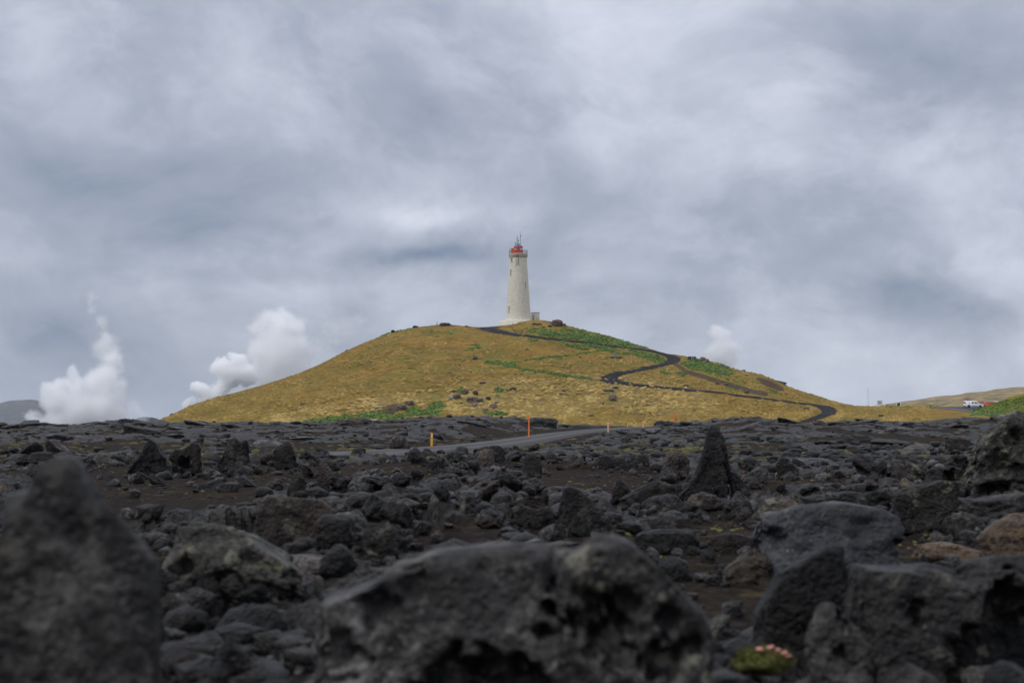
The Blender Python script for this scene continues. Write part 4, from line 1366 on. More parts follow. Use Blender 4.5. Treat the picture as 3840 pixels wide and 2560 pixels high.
# ropy slabs and lumps on the far slope of the field
FARLAB = [(0, 900, 'weathered ropy lava slab on the far slope left of the crags'), (900, 1620, 'weathered ropy lava slab on the far slope behind the road end'),
          (1620, 2080, 'ropy lava slab on the pressure ridge behind the road'), (2080, 2700, 'weathered lava slab beside the far bend of the road'),
          (2700, 3300, 'lava slab on the far slope behind the spire'), (3300, 3840, 'lava slab on the far slope left of the right outcrop')]
for k in range(135):
    px = _rr.uniform(-30, 3800)
    py = 1590 + 95 * _rr.random() ** 1.4
    if k % 3 == 0:      # the skyline of the field
        py = float(np.interp(px, *zip(*CREST))) + _rr.uniform(-1, 7)
    x, d, z = lava_cast(px, py, 36)
    if road_dist(np.array([x]), d)[0] < 5.0:
        continue
    w = _rr.uniform(0.35, 1.0) * (0.6 + d / 150.0) * (1.3 if 1600 < px < 2080 else 1.0)
    mat = _rr.choice([SLB, G, B, B, BR, BR])
    sl_ = _rr.random() < 0.72
    o = bpy.data.objects.new('ropy_rock' if sl_ else 'lava_rock', lib_mesh(_rr.choice(SLIB if sl_ else LIB), mat))
    COL.objects.link(o)
    hz_ = w * (_rr.uniform(0.22, 0.42) if sl_ else _rr.uniform(0.3, 0.55))
    o.rotation_euler = (_rr.uniform(-.16, .16), _rr.uniform(-.16, .16), _rr.uniform(0, 6.28))
    o.scale = (w * _rr.uniform(1.0, 1.6), w * 0.8, hz_)
    o.location = (x, d, z - hz_ * 0.12)
    lab = [l for a, b_, l in FARLAB if a <= max(0, px) <= b_][0]
    tag(o, f"{'low' if w < 0.9 else 'broad'} {CNAME[mat.name]} " + lab.replace('weathered ', '').replace('lava slab', 'slab'), 'rock', lab.replace('slab', 'slabs', 1))

# ---- rubble too small to pick out
def stuff_rocks(name, label, n, dlo, dhi, smin, smax, mat, seed, want_rocky=True, pxr=(-300, 4100), power=2.2, gravel=False):
    r_ = np.random.default_rng(seed)
    px = r_.uniform(*pxr, n * 3)
    d = np.exp(r_.uniform(math.log(dlo), math.log(dhi), n * 3))
    z, rk_ = lava_full(px, d)
    keep = r_.uniform(size=len(px)) < (np.clip(rk_ * 1.3, 0.05, 1) if want_rocky else np.clip(1.15 - rk_, 0.1, 1))
    cl_ = fbm(XYZ(xat(px, d) * 0.9, d * 0.45, 5.0), 3)
    keep &= (cl_ > -0.05) | (r_.uniform(size=len(px)) < 0.18)
    keep &= road_dist(xat(px, d), d) > 3.0
    px, d = px[keep][:n], d[keep][:n]
    bases = [rock_shape(900 + k, 1, 9, 0.7, 'block') for k in range(8)]
    Vs, Fs, off = [], [], 0
    for i in range(len(px)):
        Vb, Fb = bases[i % 8]
        s = (smin + (smax - smin) * r_.uniform() ** power) * (0.7 + 0.3 * (d[i] / dlo) ** 0.5)
        a = r_.uniform(0, 6.28)
        c, sn = math.cos(a), math.sin(a)
        sc = np.array([s, s * r_.uniform(.7, 1.2), s * r_.uniform(.45, .9)])
        P = Vb * sc
        P = np.stack([P[:, 0] * c - P[:, 1] * sn, P[:, 0] * sn + P[:, 1] * c, P[:, 2]], 1)
        Vs.append(P + np.array([xat(px[i], d[i]), d[i], lz(px[i], d[i]) + sc[2] * 0.35]))
        Fs.append(Fb + off)
        off += len(Vb)
    me = mesh_np(name, np.concatenate(Vs), np.concatenate(Fs), smooth=False)
    return tag(link(name, me, mat), label, 'rubble', kind='stuff')


stuff_rocks('lava_rubble', 'loose black lava rubble strewn over the near field', 2600, 2.6, 34, 0.010, 0.10, B, 1)
stuff_rocks('lava_rubble', 'loose grey lava rubble strewn over the near field', 900, 2.6, 34, 0.010, 0.08, G, 2)
stuff_rocks('lava_rubble', 'loose dark lumps of lava over the far slope of the field', 2200, 34, 235, 0.07, 0.32, B, 3)
stuff_rocks('ash_gravel', 'fine dark gravel lying on the ash flats', 1500, 5, 40, 0.008, 0.03, BR, 4, want_rocky=False)

# ---- broken pieces heaped round the feet of the larger rocks
def skirts(seed):
    r_ = np.random.default_rng(seed)
    bases = [rock_shape(950 + k, 2, 9, 1.0, 'clinker' if k % 2 else 'block') for k in range(8)]
    for mat, lab, pick in ((B, 'broken black pieces heaped round the feet of the larger rocks', 0), (G, 'broken grey pieces heaped round the feet of the larger rocks', 1)):
        Vs, Fs, off = [], [], 0
        for (cx, cy, sd, d, wpx, x0, x1) in HEROES:
            if d < 4.2:
                continue
            for _ in range(11):
                if r_.uniform() < (0.35 if pick == 0 else 0.65):
                    continue
                px = cx + r_.normal(0, 0.48) * wpx
                dd = d * (1 + r_.normal(-0.01, 0.035))
                sz = wpx * d / FPX * r_.uniform(0.07, 0.20) * (0.8 if wpx > 250 else 1.0)
                Vb, Fb = bases[r_.integers(8)]
                Q_ = Euler(tuple(r_.uniform(-1, 1, 2)) + (r_.uniform(0, 6.28),)).to_matrix()
                P = (Vb * np.array([sz, sz * r_.uniform(.6, 1.1), sz * r_.uniform(.45, .9)])) @ np.array(Q_).T
                Vs.append(P + np.array([xat(px, dd), dd, lz(px, dd) + sz * 0.35]))
                Fs.append(Fb + off)
                off += len(Vb)
        me = mesh_np('lava_debris', np.concatenate(Vs), np.concatenate(Fs), smooth=False)
        tag(link('lava_debris', me, mat), lab, 'rubble', kind='stuff')


skirts(17)


# ---- moss cushions
def moss(name, label, n, dlo, dhi, smin, smax, seed, pxr=(-200, 4000), tone=(0, 1)):
    r_ = np.random.default_rng(seed)
    px = r_.uniform(*pxr, n * 4)
    d = np.exp(r_.uniform(math.log(dlo), math.log(dhi), n * 4))
    _, rk_ = lava_full(px, d)
    cl = fbm(XYZ(xat(px, d) * 0.25, d * 0.12, 9.0), 3)
    keep = (r_.uniform(size=len(px)) < np.clip(1.0 - rk_ * 0.8, 0.1, 1)) & (cl > -0.05) & (road_dist(xat(px, d), d) > 2.9)
    px, d = px[keep][:n], d[keep][:n]
    Vs, Fs, T, off = [], [], [], 0
    for i in range(len(px)):
        s = (smin + (smax - smin) * r_.uniform() ** 2) * (0.6 + 0.4 * (d[i] / dlo) ** 0.5)
        x0, z0 = xat(px[i], d[i]), lz(px[i], d[i])
        k = 7
        a = np.linspace(0, 2 * math.pi, k, endpoint=False) + r_.uniform(0, 1)
        r1 = s * r_.uniform(.7, 1.2, k)
        ring1 = np.stack([x0 + r1 * np.cos(a), d[i] + r1 * np.sin(a) * 1.4, np.full(k, z0 - 0.01)], 1)
        ring2 = np.stack([x0 + .6 * r1 * np.cos(a + .3), d[i] + .6 * r1 * np.sin(a + .3) * 1.4, z0 + s * r_.uniform(.18, .34, k)], 1)
        top = np.array([[x0, d[i], z0 + s * .36]])
        Vs.append(np.concatenate([ring1, ring2, top]))
        f = []
        for q in range(k):
            q2 = (q + 1) % k
            f += [(q, q2, k + q2), (q, k + q2, k + q), (k + q, k + q2, 2 * k)]
        Fs.append(np.array(f) + off)
        off += 2 * k + 1
        T.append(np.clip(np.full(2 * k + 1, r_.uniform(*tone)) + r_.normal(0, .08, 2 * k + 1), 0, 1))
    me = mesh_np(name, np.concatenate(Vs), np.concatenate(Fs), smooth=False)
    attr(me, 'tone', np.concatenate(T))
    return tag(link(name, me, M['moss']), label, 'moss', kind='stuff')


moss('moss_patches', 'small yellow-green moss cushions dotted over the ash flats', 1300, 8, 45, 0.009, 0.036, 21)
moss('moss_patches', 'faded moss and grass tufts spread over the far slope', 1900, 40, 230, 0.10, 0.36, 22, tone=(0, 0.55))
moss('moss_patches', 'yellowed moss carpet along the near side of the road', 1100, 50, 110, 0.08, 0.30, 23, pxr=(1650, 2700), tone=(0.1, 0.6))


def cushion(label, px, py, d, wpx, tone, seed, flowers=0):
    """a single mossy cushion made of many short shoots"""
    r_ = np.random.default_rng(seed)
    w = wpx * d / FPX / 2
    z0 = float(zat(py, d)) - w * 0.5
    z0 = min(z0, lz(px, d) + w * 0.2) if lz(px, d) + w * 0.2 > z0 - w else z0
    root = empty('moss_cushion', (float(xat(px, d)), d, z0))
    D_, F_ = ico(3)
    P = D_ * np.array([w, w * 0.8, w * 0.45])
    P = P * (1 + 0.32 * fbm(D_ * 2.1 + seed, 4))[:, None]
    me = mesh_np('cushion', P, F_)
    attr(me, 'tone', np.clip(tone + 0.25 * fbm(D_ * 4, 3), 0, 1))
    link('cushion', me, M['moss'], root)
    n = 900
    q = r_.normal(size=(n, 3))
    q[:, 2] = np.abs(q[:, 2])
    q /= np.linalg.norm(q, axis=1)[:, None]
    Vs, Fs = [], []
    for i in range(n):
        c = q[i] * np.array([w, w * .8, w * .45]) * (1 + 0.32 * float(fbm(q[i:i + 1] * 2.1 + seed, 4)[0]))
        t1 = np.cross(q[i], r_.normal(size=3))
        t1 /= np.linalg.norm(t1)
        L = w * 0.16 * r_.uniform(.6, 1.3)
        Vs += [c - t1 * L * .22, c + t1 * L * .22, c + q[i] * L]
        Fs.append((3 * i, 3 * i + 1, 3 * i + 2))
    me = mesh_np('shoots', Vs, Fs, smooth=False)
    attr(me, 'tone', np.clip(np.repeat(r_.normal(tone, .12, n), 3), 0, 1))
    link('shoots', me, M['moss'], root)
    for k in range(flowers):
        a = r_.uniform(0.2, 1.4)
        az = r_.uniform(-1.2, 1.2)
        c = Vector((w * .8 * math.sin(az) * math.cos(a) + w * 0.25, -w * .4 * math.cos(az) * math.cos(a), w * .45 * math.sin(a) + w * .14))
        bm = bmesh.new()
        for j in range(7):
            an = j / 7 * 6.283
            bmesh.ops.create_icosphere(bm, subdivisions=1, radius=w * .05, matrix=Matrix.Translation(c + Vector((math.cos(an), math.sin(an), 0.35 * (j % 2))) * w * .05))
        add_cyl(bm, c - Vector((0, 0, w * .2)), c, w * .012, seg=5)
        bm_obj('flower', bm, M['pink'], root)
    return tag(root, label, 'moss')


cushion('yellow-green cushion plant with pink flowers in the right foreground', 2850, 2420, 4.0, 200, 0.62, 31, flowers=9)
cushion('bright green moss tuft beside the small pale grey stone, bottom left', 745, 2440, 4.3, 80, 0.72, 32)
cushion('bright green moss tuft at the bottom edge left of the arched boulder', 975, 2530, 4.0, 76, 0.72, 33)
cushion('orange-brown moss clump on the flat stone right of the lichen rock', 985, 2205, 6.0, 56, 1.0, 34)

# ================================================================ ON THE HILL
# ---- lighthouse
LD_ = 468.0
MPP = LD_ / FPX
LX = float(xat(1943.5, LD_))


def lzp(py):
    return float(zat(py, LD_))


LZ0 = lzp(1217)
lh = empty('lighthouse', (LX, LD_, LZ0))
tag(lh, 'tall white round lighthouse with a red lantern room on top of the hill', 'lighthouse')
H = lambda py: lzp(py) - LZ0
R_ = lambda px: px * MPP
lathe('tower', [(R_(49.5), H(1206)), (R_(48.2), H(1196)), (R_(46.6), H(1180)), (R_(44.0), H(1140)), (R_(40.3), H(1085)), (R_(36.6), H(1030)), (R_(33.4), H(985)), (R_(32.2), H(966)), (R_(32.2), H(964.5))],
      M['white'], lh, 64)
lathe('plinth', [(R_(72), H(1262)), (R_(71.5), H(1206)), (R_(69), H(1203.5)), (R_(50), H(1202.5)), (R_(46), H(1202.5))], M['white'], lh, 64)
crn = lathe('cornice', [(R_(32), H(966.5)), (R_(33.3), H(965)), (R_(33.5), H(962)), (R_(35.2), H(959.5)), (R_(35.6), H(958)), (R_(35.0), H(957.5)), (R_(35.7), H(956.5)), (R_(35.8), H(951.5)), (R_(35.2), H(950.5)), (R_(10), H(950.2))],
            M['concrete'], lh, 64)


def tower_r(py):
    return R_(float(np.interp(py, [964, 985, 1030, 1085, 1140, 1180, 1206], [32.2, 33.4, 36.6, 40.3, 44.0, 46.6, 49.5])))


def wall_frame(px, py):
    """point on the tower wall seen at a photo pixel, with its outward angle"""
    r = tower_r(py)
    sx = (px - 1943.5) * MPP
    a = math.asin(max(-0.98, min(0.98, sx / r)))
    return Vector((sx, -r * math.cos(a), H(py))), a


for px, y0, y1, mat in [(1916.3, 1011, 1029.5, 'dark'), (1968.8, 1058, 1078, 'dark'), (1909.3, 1151, 1171, 'dark'), (1918.7, 966.5, 978.5, 'glass')]:
    ym = (y0 + y1) / 2
    p, a = wall_frame(px, ym)
    rot = Euler((0, 0, a))
    hh = H(y0) - H(y1)
    wd = 0.26 if mat == 'dark' else 0.55
    out = Vector((math.sin(a), -math.cos(a), 0))
    w_ = box_part('window', p + out * 0.02, (wd, 0.14, hh), M[mat], lh, rot)
    bm = bmesh.new()
    side = Vector((math.cos(a), math.sin(a), 0))
    for s_ in (-1, 1):
        add_box(bm, p + side * s_ * (wd / 2 + 0.05) + out * 0.05, (0.1, 0.2, hh + 0.2), rot)
    add_box(bm, p + Vector((0, 0, hh / 2 + 0.06)) + out * 0.05, (wd + 0.0, 0.2, 0.12), rot)
    bm_obj('window_frame', bm, M['white'], w_)
    box_part('window_sill', p + Vector((0, 0, -hh / 2 - 0.09)) + out * 0.12, (wd + 0.35, 0.42, 0.16), M['white'], w_, rot)
# pipes and the long antenna cover on the front
for px, y0, y1, w_, mat in [(1935.7, 952, 1002, 0.09, 'iron'), (1942.6, 941, 994, 0.10, 'iron')]:
    p0, a = wall_frame(px, y1)
    bm = bmesh.new()
    add_cyl(bm, (p0.x, -tower_r(y1) - 0.1, H(y1)), (p0.x, -R_(33.6) - 0.1, H(966)), w_ / 2, seg=8)
    add_cyl(bm, (p0.x, -R_(33.6) - 0.1, H(966)), (p0.x, -R_(36.0) - 0.08, H(957)), w_ / 2, seg=8)
    add_cyl(bm, (p0.x, -R_(36.0) - 0.08, H(957)), (p0.x, -R_(36.0) - 0.08, H(950)), w_ / 2, seg=8)
    bm_obj('cable', bm, M[mat], lh)
p0, a = wall_frame(1942.6, 980)
cyl_part('antenna_tube', (p0.x, -tower_r(992) - 0.22, H(992)), (p0.x, -tower_r(967) - 0.22, H(967.5)), 0.17, M['grey_metal'], lh, seg=12)
for px, py in [(1910.5, 1133.5), (1918.5, 1132.5), (1922, 1132.5), (1957.5, 1134.8), (1973.5, 1134.5)]:
    p, a = wall_frame(px, py)
    box_part('drain_hole', p, (0.30 if px == 1957.5 else 0.14, 0.12, 0.14), M['dark'], lh, Euler((0, 0, a)))
# lantern room
NS = 16
lathe('lantern_wall', [(R_(17), H(950.6)), (R_(17), H(938.2)), (R_(17.6), H(938)), (R_(17.6), H(937)), (R_(15.5), H(936.8))], M['red'], lh, NS)
lathe('lantern_band', [(R_(16.4), H(926.6)), (R_(17.4), H(926.4)), (R_(17.4), H(922.6)), (R_(16.5), H(922.4))], M['red'], lh, NS)
lathe('lantern_roof', [(R_(17.9), H(922.8)), (R_(16.8), H(921.6)), (R_(9.5), H(915.6)), (R_(3.0), H(911.4)), (R_(1.6), H(910.6)), (R_(1.7), H(907.6)), (0.01, H(906.8))], M['teal'], lh, NS)
lathe('lantern_floor', [(R_(17), H(940)), (0.01, H(940))], M['iron'], lh, NS)
for k in range(8):
    a0, a1 = 2 * math.pi * k / 8 + 0.39, 2 * math.pi * (k + 1) / 8 + 0.39
    r = R_(16.6)
    q0, q1 = (r * math.cos(a0), r * math.sin(a0)), (r * math.cos(a1), r * math.sin(a1))
    cyl_part('glazing_bar', (q0[0], q0[1], H(937)), (q0[0], q0[1], H(926.4)), 0.075, M['red'], lh, seg=6)
    mx, my = (q0[0] + q1[0]) / 2, (q0[1] + q1[1]) / 2
    L = math.hypot(q1[0] - q0[0], q1[1] - q0[1])
    box_part('glass_pane', (mx, my, (H(937) + H(926.4)) / 2), (L - 0.16, 0.02, H(926.6) - H(936.9)), M['pane'], lh, Euler((0, 0, math.atan2(q1[1] - q0[1], q1[0] - q0[0]))))
lens = lathe('lamp_lens', [(0.3, H(939)), (0.45, H(936)), (0.62, H(933)), (0.66, H(931.5)), (0.62, H(930)), (0.45, H(928)), (0.2, H(926.5))], M['glass'], lh, 16)
# red porch box beside the lantern
box_part('red_porch', (R_(-21.5), 0.0, (H(950.6) + H(930.5)) / 2), (R_(9.0), 1.3, H(930.5) - H(950.6)), M['red'], lh)
box_part('porch_roof', (R_(-21.0), 0.0, H(930.0)), (R_(10.6), 1.5, 0.09), M['iron'], lh, Euler((0, math.radians(-7), 0)))
# railing
RR = R_(34.3)
NP = 18
for k in range(NP):
    a = 2 * math.pi * k / NP
    cyl_part('railing_post', (RR * math.cos(a), RR * math.sin(a), H(950.6)), (RR * math.cos(a), RR * math.sin(a), H(936.8)), 0.055, M['iron'], lh, seg=6)
for py in (936.9, 941.5, 946.2):
    bm = bmesh.new()
    for k in range(36):
        a0, a1 = 2 * math.pi * k / 36, 2 * math.pi * (k + 1) / 36
        add_cyl(bm, (RR * math.cos(a0), RR * math.sin(a0), H(py)), (RR * math.cos(a1), RR * math.sin(a1), H(py)), 0.04, seg=6)
    bm_obj('rail', bm, M['iron'], lh)
cyl_part('antenna_pole', (R_(-30.5), -R_(14), H(950)), (R_(-30.5), -R_(14), H(926)), 0.14, M['palewood'], lh, seg=8)
for px, y0, y1, r, off in [(7.6, 917, 866, 0.075, -4), (-4.2, 913, 879, 0.085, -2), (-0.6, 911, 893.5, 0.06, 2), (-11.3, 919, 904, 0.07, 3)]:
    bm = bmesh.new()
    ym = y0 + (y1 - y0) * 0.68
    add_cyl(bm, (R_(px), R_(off), H(y0)), (R_(px), R_(off), H(ym)), r, seg=6)
    add_cyl(bm, (R_(px), R_(off), H(ym)), (R_(px) - 0.05, R_(off), H(y1)), r * 0.6, seg=6)
    add_box(bm, (R_(px) + 0.12, R_(off), H(ym)), (0.42, 0.1, 0.22))
    bm_obj('antenna', bm, M['iron'], lh)
# flat-roofed entrance annex
an = box_part('annex', (R_(64.5), R_(10), (H(1172.5) + H(1215)) / 2), (R_(31), R_(34), H(1172.5) - H(1215)), M['white'], lh)
box_part('annex_roof', (R_(64.5), R_(10), H(1171.8)), (R_(32.4), R_(35.4), 0.12), M['iron'], an)
box_part('door', (R_(56.7), R_(-7.2), (H(1180) + H(1201)) / 2), (R_(7.5), 0.12, H(1180) - H(1201)), M['wood'], an)
box_part('door_panel', (R_(56.4), R_(-7.6), (H(1190) + H(1201)) / 2), (R_(2.4), 0.1, H(1190) - H(1201)), M['dark'], an)
cyl_part('conduit', (R_(65), R_(-7.3), H(1194.6)), (R_(79.5), R_(-7.3), H(1194.6)), 0.05, M['iron'], an, seg=6)

# ---- rocks on the hill
def hill_rock(label, px, py, w, h, seed, mat=None, group=None, kind='clinker', sub=4, sink=0.3):
    """px, py: foot of the rock in the photo; w, h: its size there in pixels"""
    x, d, z = hill_cast(px, py)
    mp = d / FPX
    V, F_ = rock_shape(seed, sub, 9, 0.9, kind, cube=0.3)
    V = V * np.array([w * mp / 2, w * mp / 2 * 0.8, h * mp / 2 * (1 + sink)])
    o = link('hill_rock', mesh_np('hill_rock', V, F_), mat or M['hillrock'])
    o.location = (x, d + w * mp * 0.15, z + h * mp / 2 * (1 - sink))
    return tag(o, label, 'rock', group)


hill_rock('brown craggy outcrop on the skyline right of the lighthouse annex', 2091, 1222, 44, 26, 301, M['hillbrown'], sub=5, kind='block')
hill_rock('small brown knob on the skyline just right of the craggy outcrop', 2116, 1222, 16, 10, 302, M['hillbrown'])
hill_rock('long brown outcrop on the hilltop beside the small marker', 1668, 1222, 44, 14, 303, M['hillbrown'], sub=5)
hill_rock('black rock on the skyline of the upper left slope', 1472, 1247, 16, 11, 304, B)
hill_rock('dark rock on the skyline left of the hilltop marker', 1557, 1228, 22, 8, 305, B)
hill_rock('dark rock on the hilltop left of the footpath crest', 1748, 1226, 14, 6, 306, M['hillbrown'])
hill_rock('dark rock in the grass below the annex', 2004, 1218, 18, 8, 307, B)
hill_rock('brown rock in the grass below the annex, right of the darker one', 2021, 1219, 24, 9, 308, M['hillbrown'])
hill_rock('dark rock above the green shrubs right of the lighthouse', 2062, 1226, 16, 8, 309, B)
hill_rock('dark rock among the green shrubs below the craggy outcrop', 2040, 1230, 14, 6, 310, B)
hill_rock('dark overhanging rock on the skyline beside the stone hut', 2637, 1352, 26, 15, 311, M['hillbrown'], sub=4)
hill_rock('reddish brown skyline rock at the right end of the hut rocks', 2653, 1358, 16, 13, 312, M['hillbrown'])
hill_rock('grey-white rock beneath the skyline rocks right of the hut', 2643, 1358, 14, 6, 313)
hill_rock('round grey boulder on the slope above the lower footpath', 2797, 1474, 24, 13, 314, sub=4)
hill_rock('dark rock left of the round grey boulder above the lower footpath', 2572, 1453, 26, 12, 315, M['hillbrown'])
hill_rock('upper pale rock ledge below the path bend', 2307, 1458, 24, 11, 316)
hill_rock('large pale boulder below the path bend', 2298, 1503, 32, 26, 317, sub=5)
hill_rock('low pale rocks at the foot of the slope below the path bend', 2255, 1515, 26, 9, 318)
hill_rock('long pale ledge above the large pale boulder', 2283, 1467, 40, 9, 319)
hill_rock('grey rock in the middle of the left slope', 1781, 1348, 20, 15, 320)
hill_rock('tall pale boulder at the foot of the hill beside the lava', 1395, 1592, 50, 22, 321, M['pale'], sub=5)
hill_rock('pale rock ledge above the green growth at the hill foot', 1505, 1535, 46, 20, 322)
hill_rock('pale flat stones on the bare slope at the hill foot', 1425, 1530, 40, 9, 323, M['pale'])
hill_rock('grey rock face beside the green growth at the hill foot', 1535, 1518, 36, 18, 324)
for k, (px, py, w, h) in enumerate([(1745, 1478, 26, 20), (1782, 1482, 24, 18), (1763, 1502, 26, 16), (1800, 1506, 28, 16), (1830, 1500, 22, 14), (1782, 1526, 26, 16), (1810, 1438, 26, 8),
                                    (1925, 1464, 30, 13), (1900, 1468, 16, 7), (1850, 1530, 34, 18), (1820, 1540, 24, 12), (1712, 1496, 34, 20), (1690, 1500, 22, 14), (1865, 1515, 24, 10)]):
    hill_rock(f"{['pale', 'dark', 'mottled'][k % 3]} {'large' if w > 25 else 'small'} boulder at the {'top' if py < 1482 else 'bottom' if py > 1512 else 'middle'} {'left' if px < 1770 else 'right' if px > 1830 else 'centre'} of the slope cluster", px, py, w, h, 340 + k, _rr.choice([M['hillrock'], M['hillbrown'], M['hillrock'], G]), 'boulders in the rock cluster on the lower middle slope')
HILLMARKS = {'lighthouse': (1944, 1210), 'upper path bend': (2540, 1345), 'left path bend': (2270, 1425), 'lupin line': (1950, 1380), 'lower path bend': (3110, 1540), 'stone hut': (2597, 1343),
             'slope rock cluster': (1790, 1495), 'skyline rock on the left': (1472, 1240), 'hill foot greenery': (1300, 1570), 'round grey boulder': (2797, 1468), 'left foot of the hill': (620, 1570)}


def hill_place(px, py):
    nm, (qx, qy) = min(HILLMARKS.items(), key=lambda it: (px - it[1][0]) ** 2 + (1.5 * (py - it[1][1])) ** 2)
    if abs(px - qx) > abs(py - qy):
        return f"{'left' if px < qx else 'right'} of the {nm}"
    return f"{'above' if py < qy else 'below'} the {nm}"


for k, (px, py, w, h) in enumerate([(1932, 1404, 14, 4), (1955, 1404, 10, 4), (2145, 1400, 22, 6), (2112, 1466, 16, 6), (2100, 1480, 20, 6), (2175, 1340, 9, 4), (1768, 1396, 10, 5), (1722, 1370, 9, 5), (1976, 1312, 14, 6),
                                    (2430, 1344, 14, 6), (2215, 1560, 26, 7), (1070, 1516, 8, 4), (1135, 1518, 22, 6), (2425, 1520, 20, 6), (2540, 1300 + 130, 12, 5), (2722, 1443, 22, 6), (2690, 1440, 14, 6), (3020, 1535, 30, 8),
                                    (2790, 1384, 14, 6), (2700, 1372, 12, 5), (2720, 1380, 26, 7), (1350, 1345, 8, 5), (1300, 1316, 10, 6), (650, 1556, 24, 7), (860, 1482, 8, 3), (940, 1462, 7, 3)]):
    hill_rock(f"{'tiny' if w < 12 else 'small'} stone in dry grass {hill_place(px, py)}", px, py, w, h, 370 + k, _rr.choice([M['hillrock'], M['hillbrown'], G]), 'stones scattered on the grassy hillside', sub=3)

# ---- marker on the hilltop, monument on the slope, hut, roof behind the ridge
x, d, z = hill_cast(1637, 1221)
mk = empty('survey_marker', (x, d, z))
tag(mk, 'small pale survey marker with a leaning brace on the bare hilltop', 'marker')
bm = bmesh.new()
for zz0, zz1, r0, r1 in [(0.22, 0.42, 0.20, 0.24), (0.42, 0.68, 0.24, 0.20), (0.68, 0.82, 0.20, 0.08)]:
    add_cyl(bm, (0, 0, zz0), (0, 0, zz1), r0, r1, 10)
bm_obj('drum', bm, M['palewood'], mk)
cyl_part('post', (0.1, 0, -0.2), (0.1, 0, 1.05), 0.06, M['iron'], mk, seg=8)
box_part('head', (0.1, 0, 1.1), (0.2, 0.2, 0.16), M['blackplastic'], mk)
cyl_part('brace', (0.12, 0, 1.0), (0.55, -0.1, -0.1), 0.035, M['iron'], mk, seg=6)
for s_ in (-1, 1):
    cyl_part('leg', (0.12 * s_, 0.05, -0.2), (0.1 * s_, 0, 0.24), 0.05, M['palewood'], mk, seg=6)

x, d, z = hill_cast(2306, 1338)
mo = empty('stone_monument', (x, d, z))
tag(mo, 'slim grey standing monument with a dark split, on the slope inside the path bend', 'monument')
for s_ in (-1, 1):
    box_part('slab', (0.17 * s_, 0, 0.62), (0.24, 0.22, 1.55), M['grey_metal'], mo, bevel=0.02)
box_part('joint', (0.0, 0.03, 0.6), (0.1, 0.12, 1.4), M['dark'], mo)
for k, (ox, w, h) in enumerate([(-0.9, 20, 5), (0.2, 22, 6), (1.5, 20, 5), (2.6, 8, 3)]):
    hill_rock('dark stone in the heap at the foot of the monument', 2306 + ox * 12, 1342 + (k % 2), w, h, 420 + k, B, 'dark stones at the foot of the monument', sub=3)

x, d, z = hill_cast(2597, 1349)
mp = d / FPX
hut = empty('stone_hut', (x, d, z))
tag(hut, 'low dark stone hut with a pale door frame built into the skyline', 'hut')
sh_rng = np.random.default_rng(5)
SV, SF = rock_shape(880, 2, 8, 0.5, 'block', cube=0.6)
sme = mesh_np('stone', SV, SF)
sme.materials.append(M['brown'])
for row in range(4):
    for cx_ in np.arange(-14.5 + (row % 2) * 1.8, 15, 3.6):
        if -4.5 < cx_ < 4.0:
            continue
        o = bpy.data.objects.new('stone', sme)
        COL.objects.link(o)
        o.parent = hut
        o.location = (cx_ * mp, 0.1 * sh_rng.normal() + (0.5 if cx_ > 4 else 0), (row * 3.1 - 0.5) * mp * (0.85 if cx_ > 8 else 1.0))
        o.scale = (2.0 * mp, 0.35, 1.8 * mp)
for s_, cx_ in ((-1, -4.6), (1, 2.2)):
    box_part('door_post', (cx_ * mp, -0.4, 4.2 * mp), (1.2 * mp, 0.12, 9.6 * mp), M['palewood'], hut)
box_part('door_lintel', (-1.0 * mp, -0.4, 9.6 * mp), (9.6 * mp, 0.14, 1.1 * mp), M['palewood'], hut)
box_part('doorway', (-1.2 * mp, 0.25, 4.2 * mp), (5.6 * mp, 0.1, 9.4 * mp), M['dark'], hut)
box_part('turf_roof', (0, 0.9, 11.6 * mp), (30 * mp, 2.2, 2.4 * mp), M['brown'], hut, bevel=0.12)
x, d, z = hill_cast(2607, 1350)
st = empty('white_marker', (x, d - 0.5, z))
tag(st, 'small white marker stake beside the stone hut', 'stake')
box_part('stake', (0, 0, 0.25), (0.10, 0.08, 0.7), M['reflector'], st)
box_part('plate', (0, -0.05, 0.42), (0.30, 0.04, 0.24), M['reflector'], st)

d = float(hill_crest_d(2925)) + 14
bl = empty('roofed_building', (float(xat(2915, d)), d, float(zat(1452, d))))
tag(bl, 'low building with a teal sloping roof half hidden behind the right ridge', 'building')
mp = d / FPX
bm = bmesh.new()
vs = [bm.verts.new(v) for v in [(-40 * mp, 0, -2.5), (33 * mp, 0, -2.5), (33 * mp, 0, 16 * mp), (-40 * mp, 0, 33 * mp)]]
f = bm.faces.new(vs)
r = bmesh.ops.extrude_face_region(bm, geom=[f])
bmesh.ops.translate(bm, vec=(0, 5, 0), verts=[e for e in r['geom'] if isinstance(e, bmesh.types.BMVert)])
bm_obj('wall', bm, simple('blue_grey_wall', (0.20, 0.26, 0.31), 0.7), bl)
ang = math.atan2(17, 73)
box_part('roof', (-3.5 * mp, 2.5, 25.6 * mp), (79 * mp, 5.6, 0.14), M['teal'], bl, Euler((0, ang, 0)))
box_part('gutter', (-3.5 * mp, -0.38, 24.6 * mp), (78 * mp, 0.12, 0.16), M['greenplastic'], bl, Euler((0, ang, 0)))

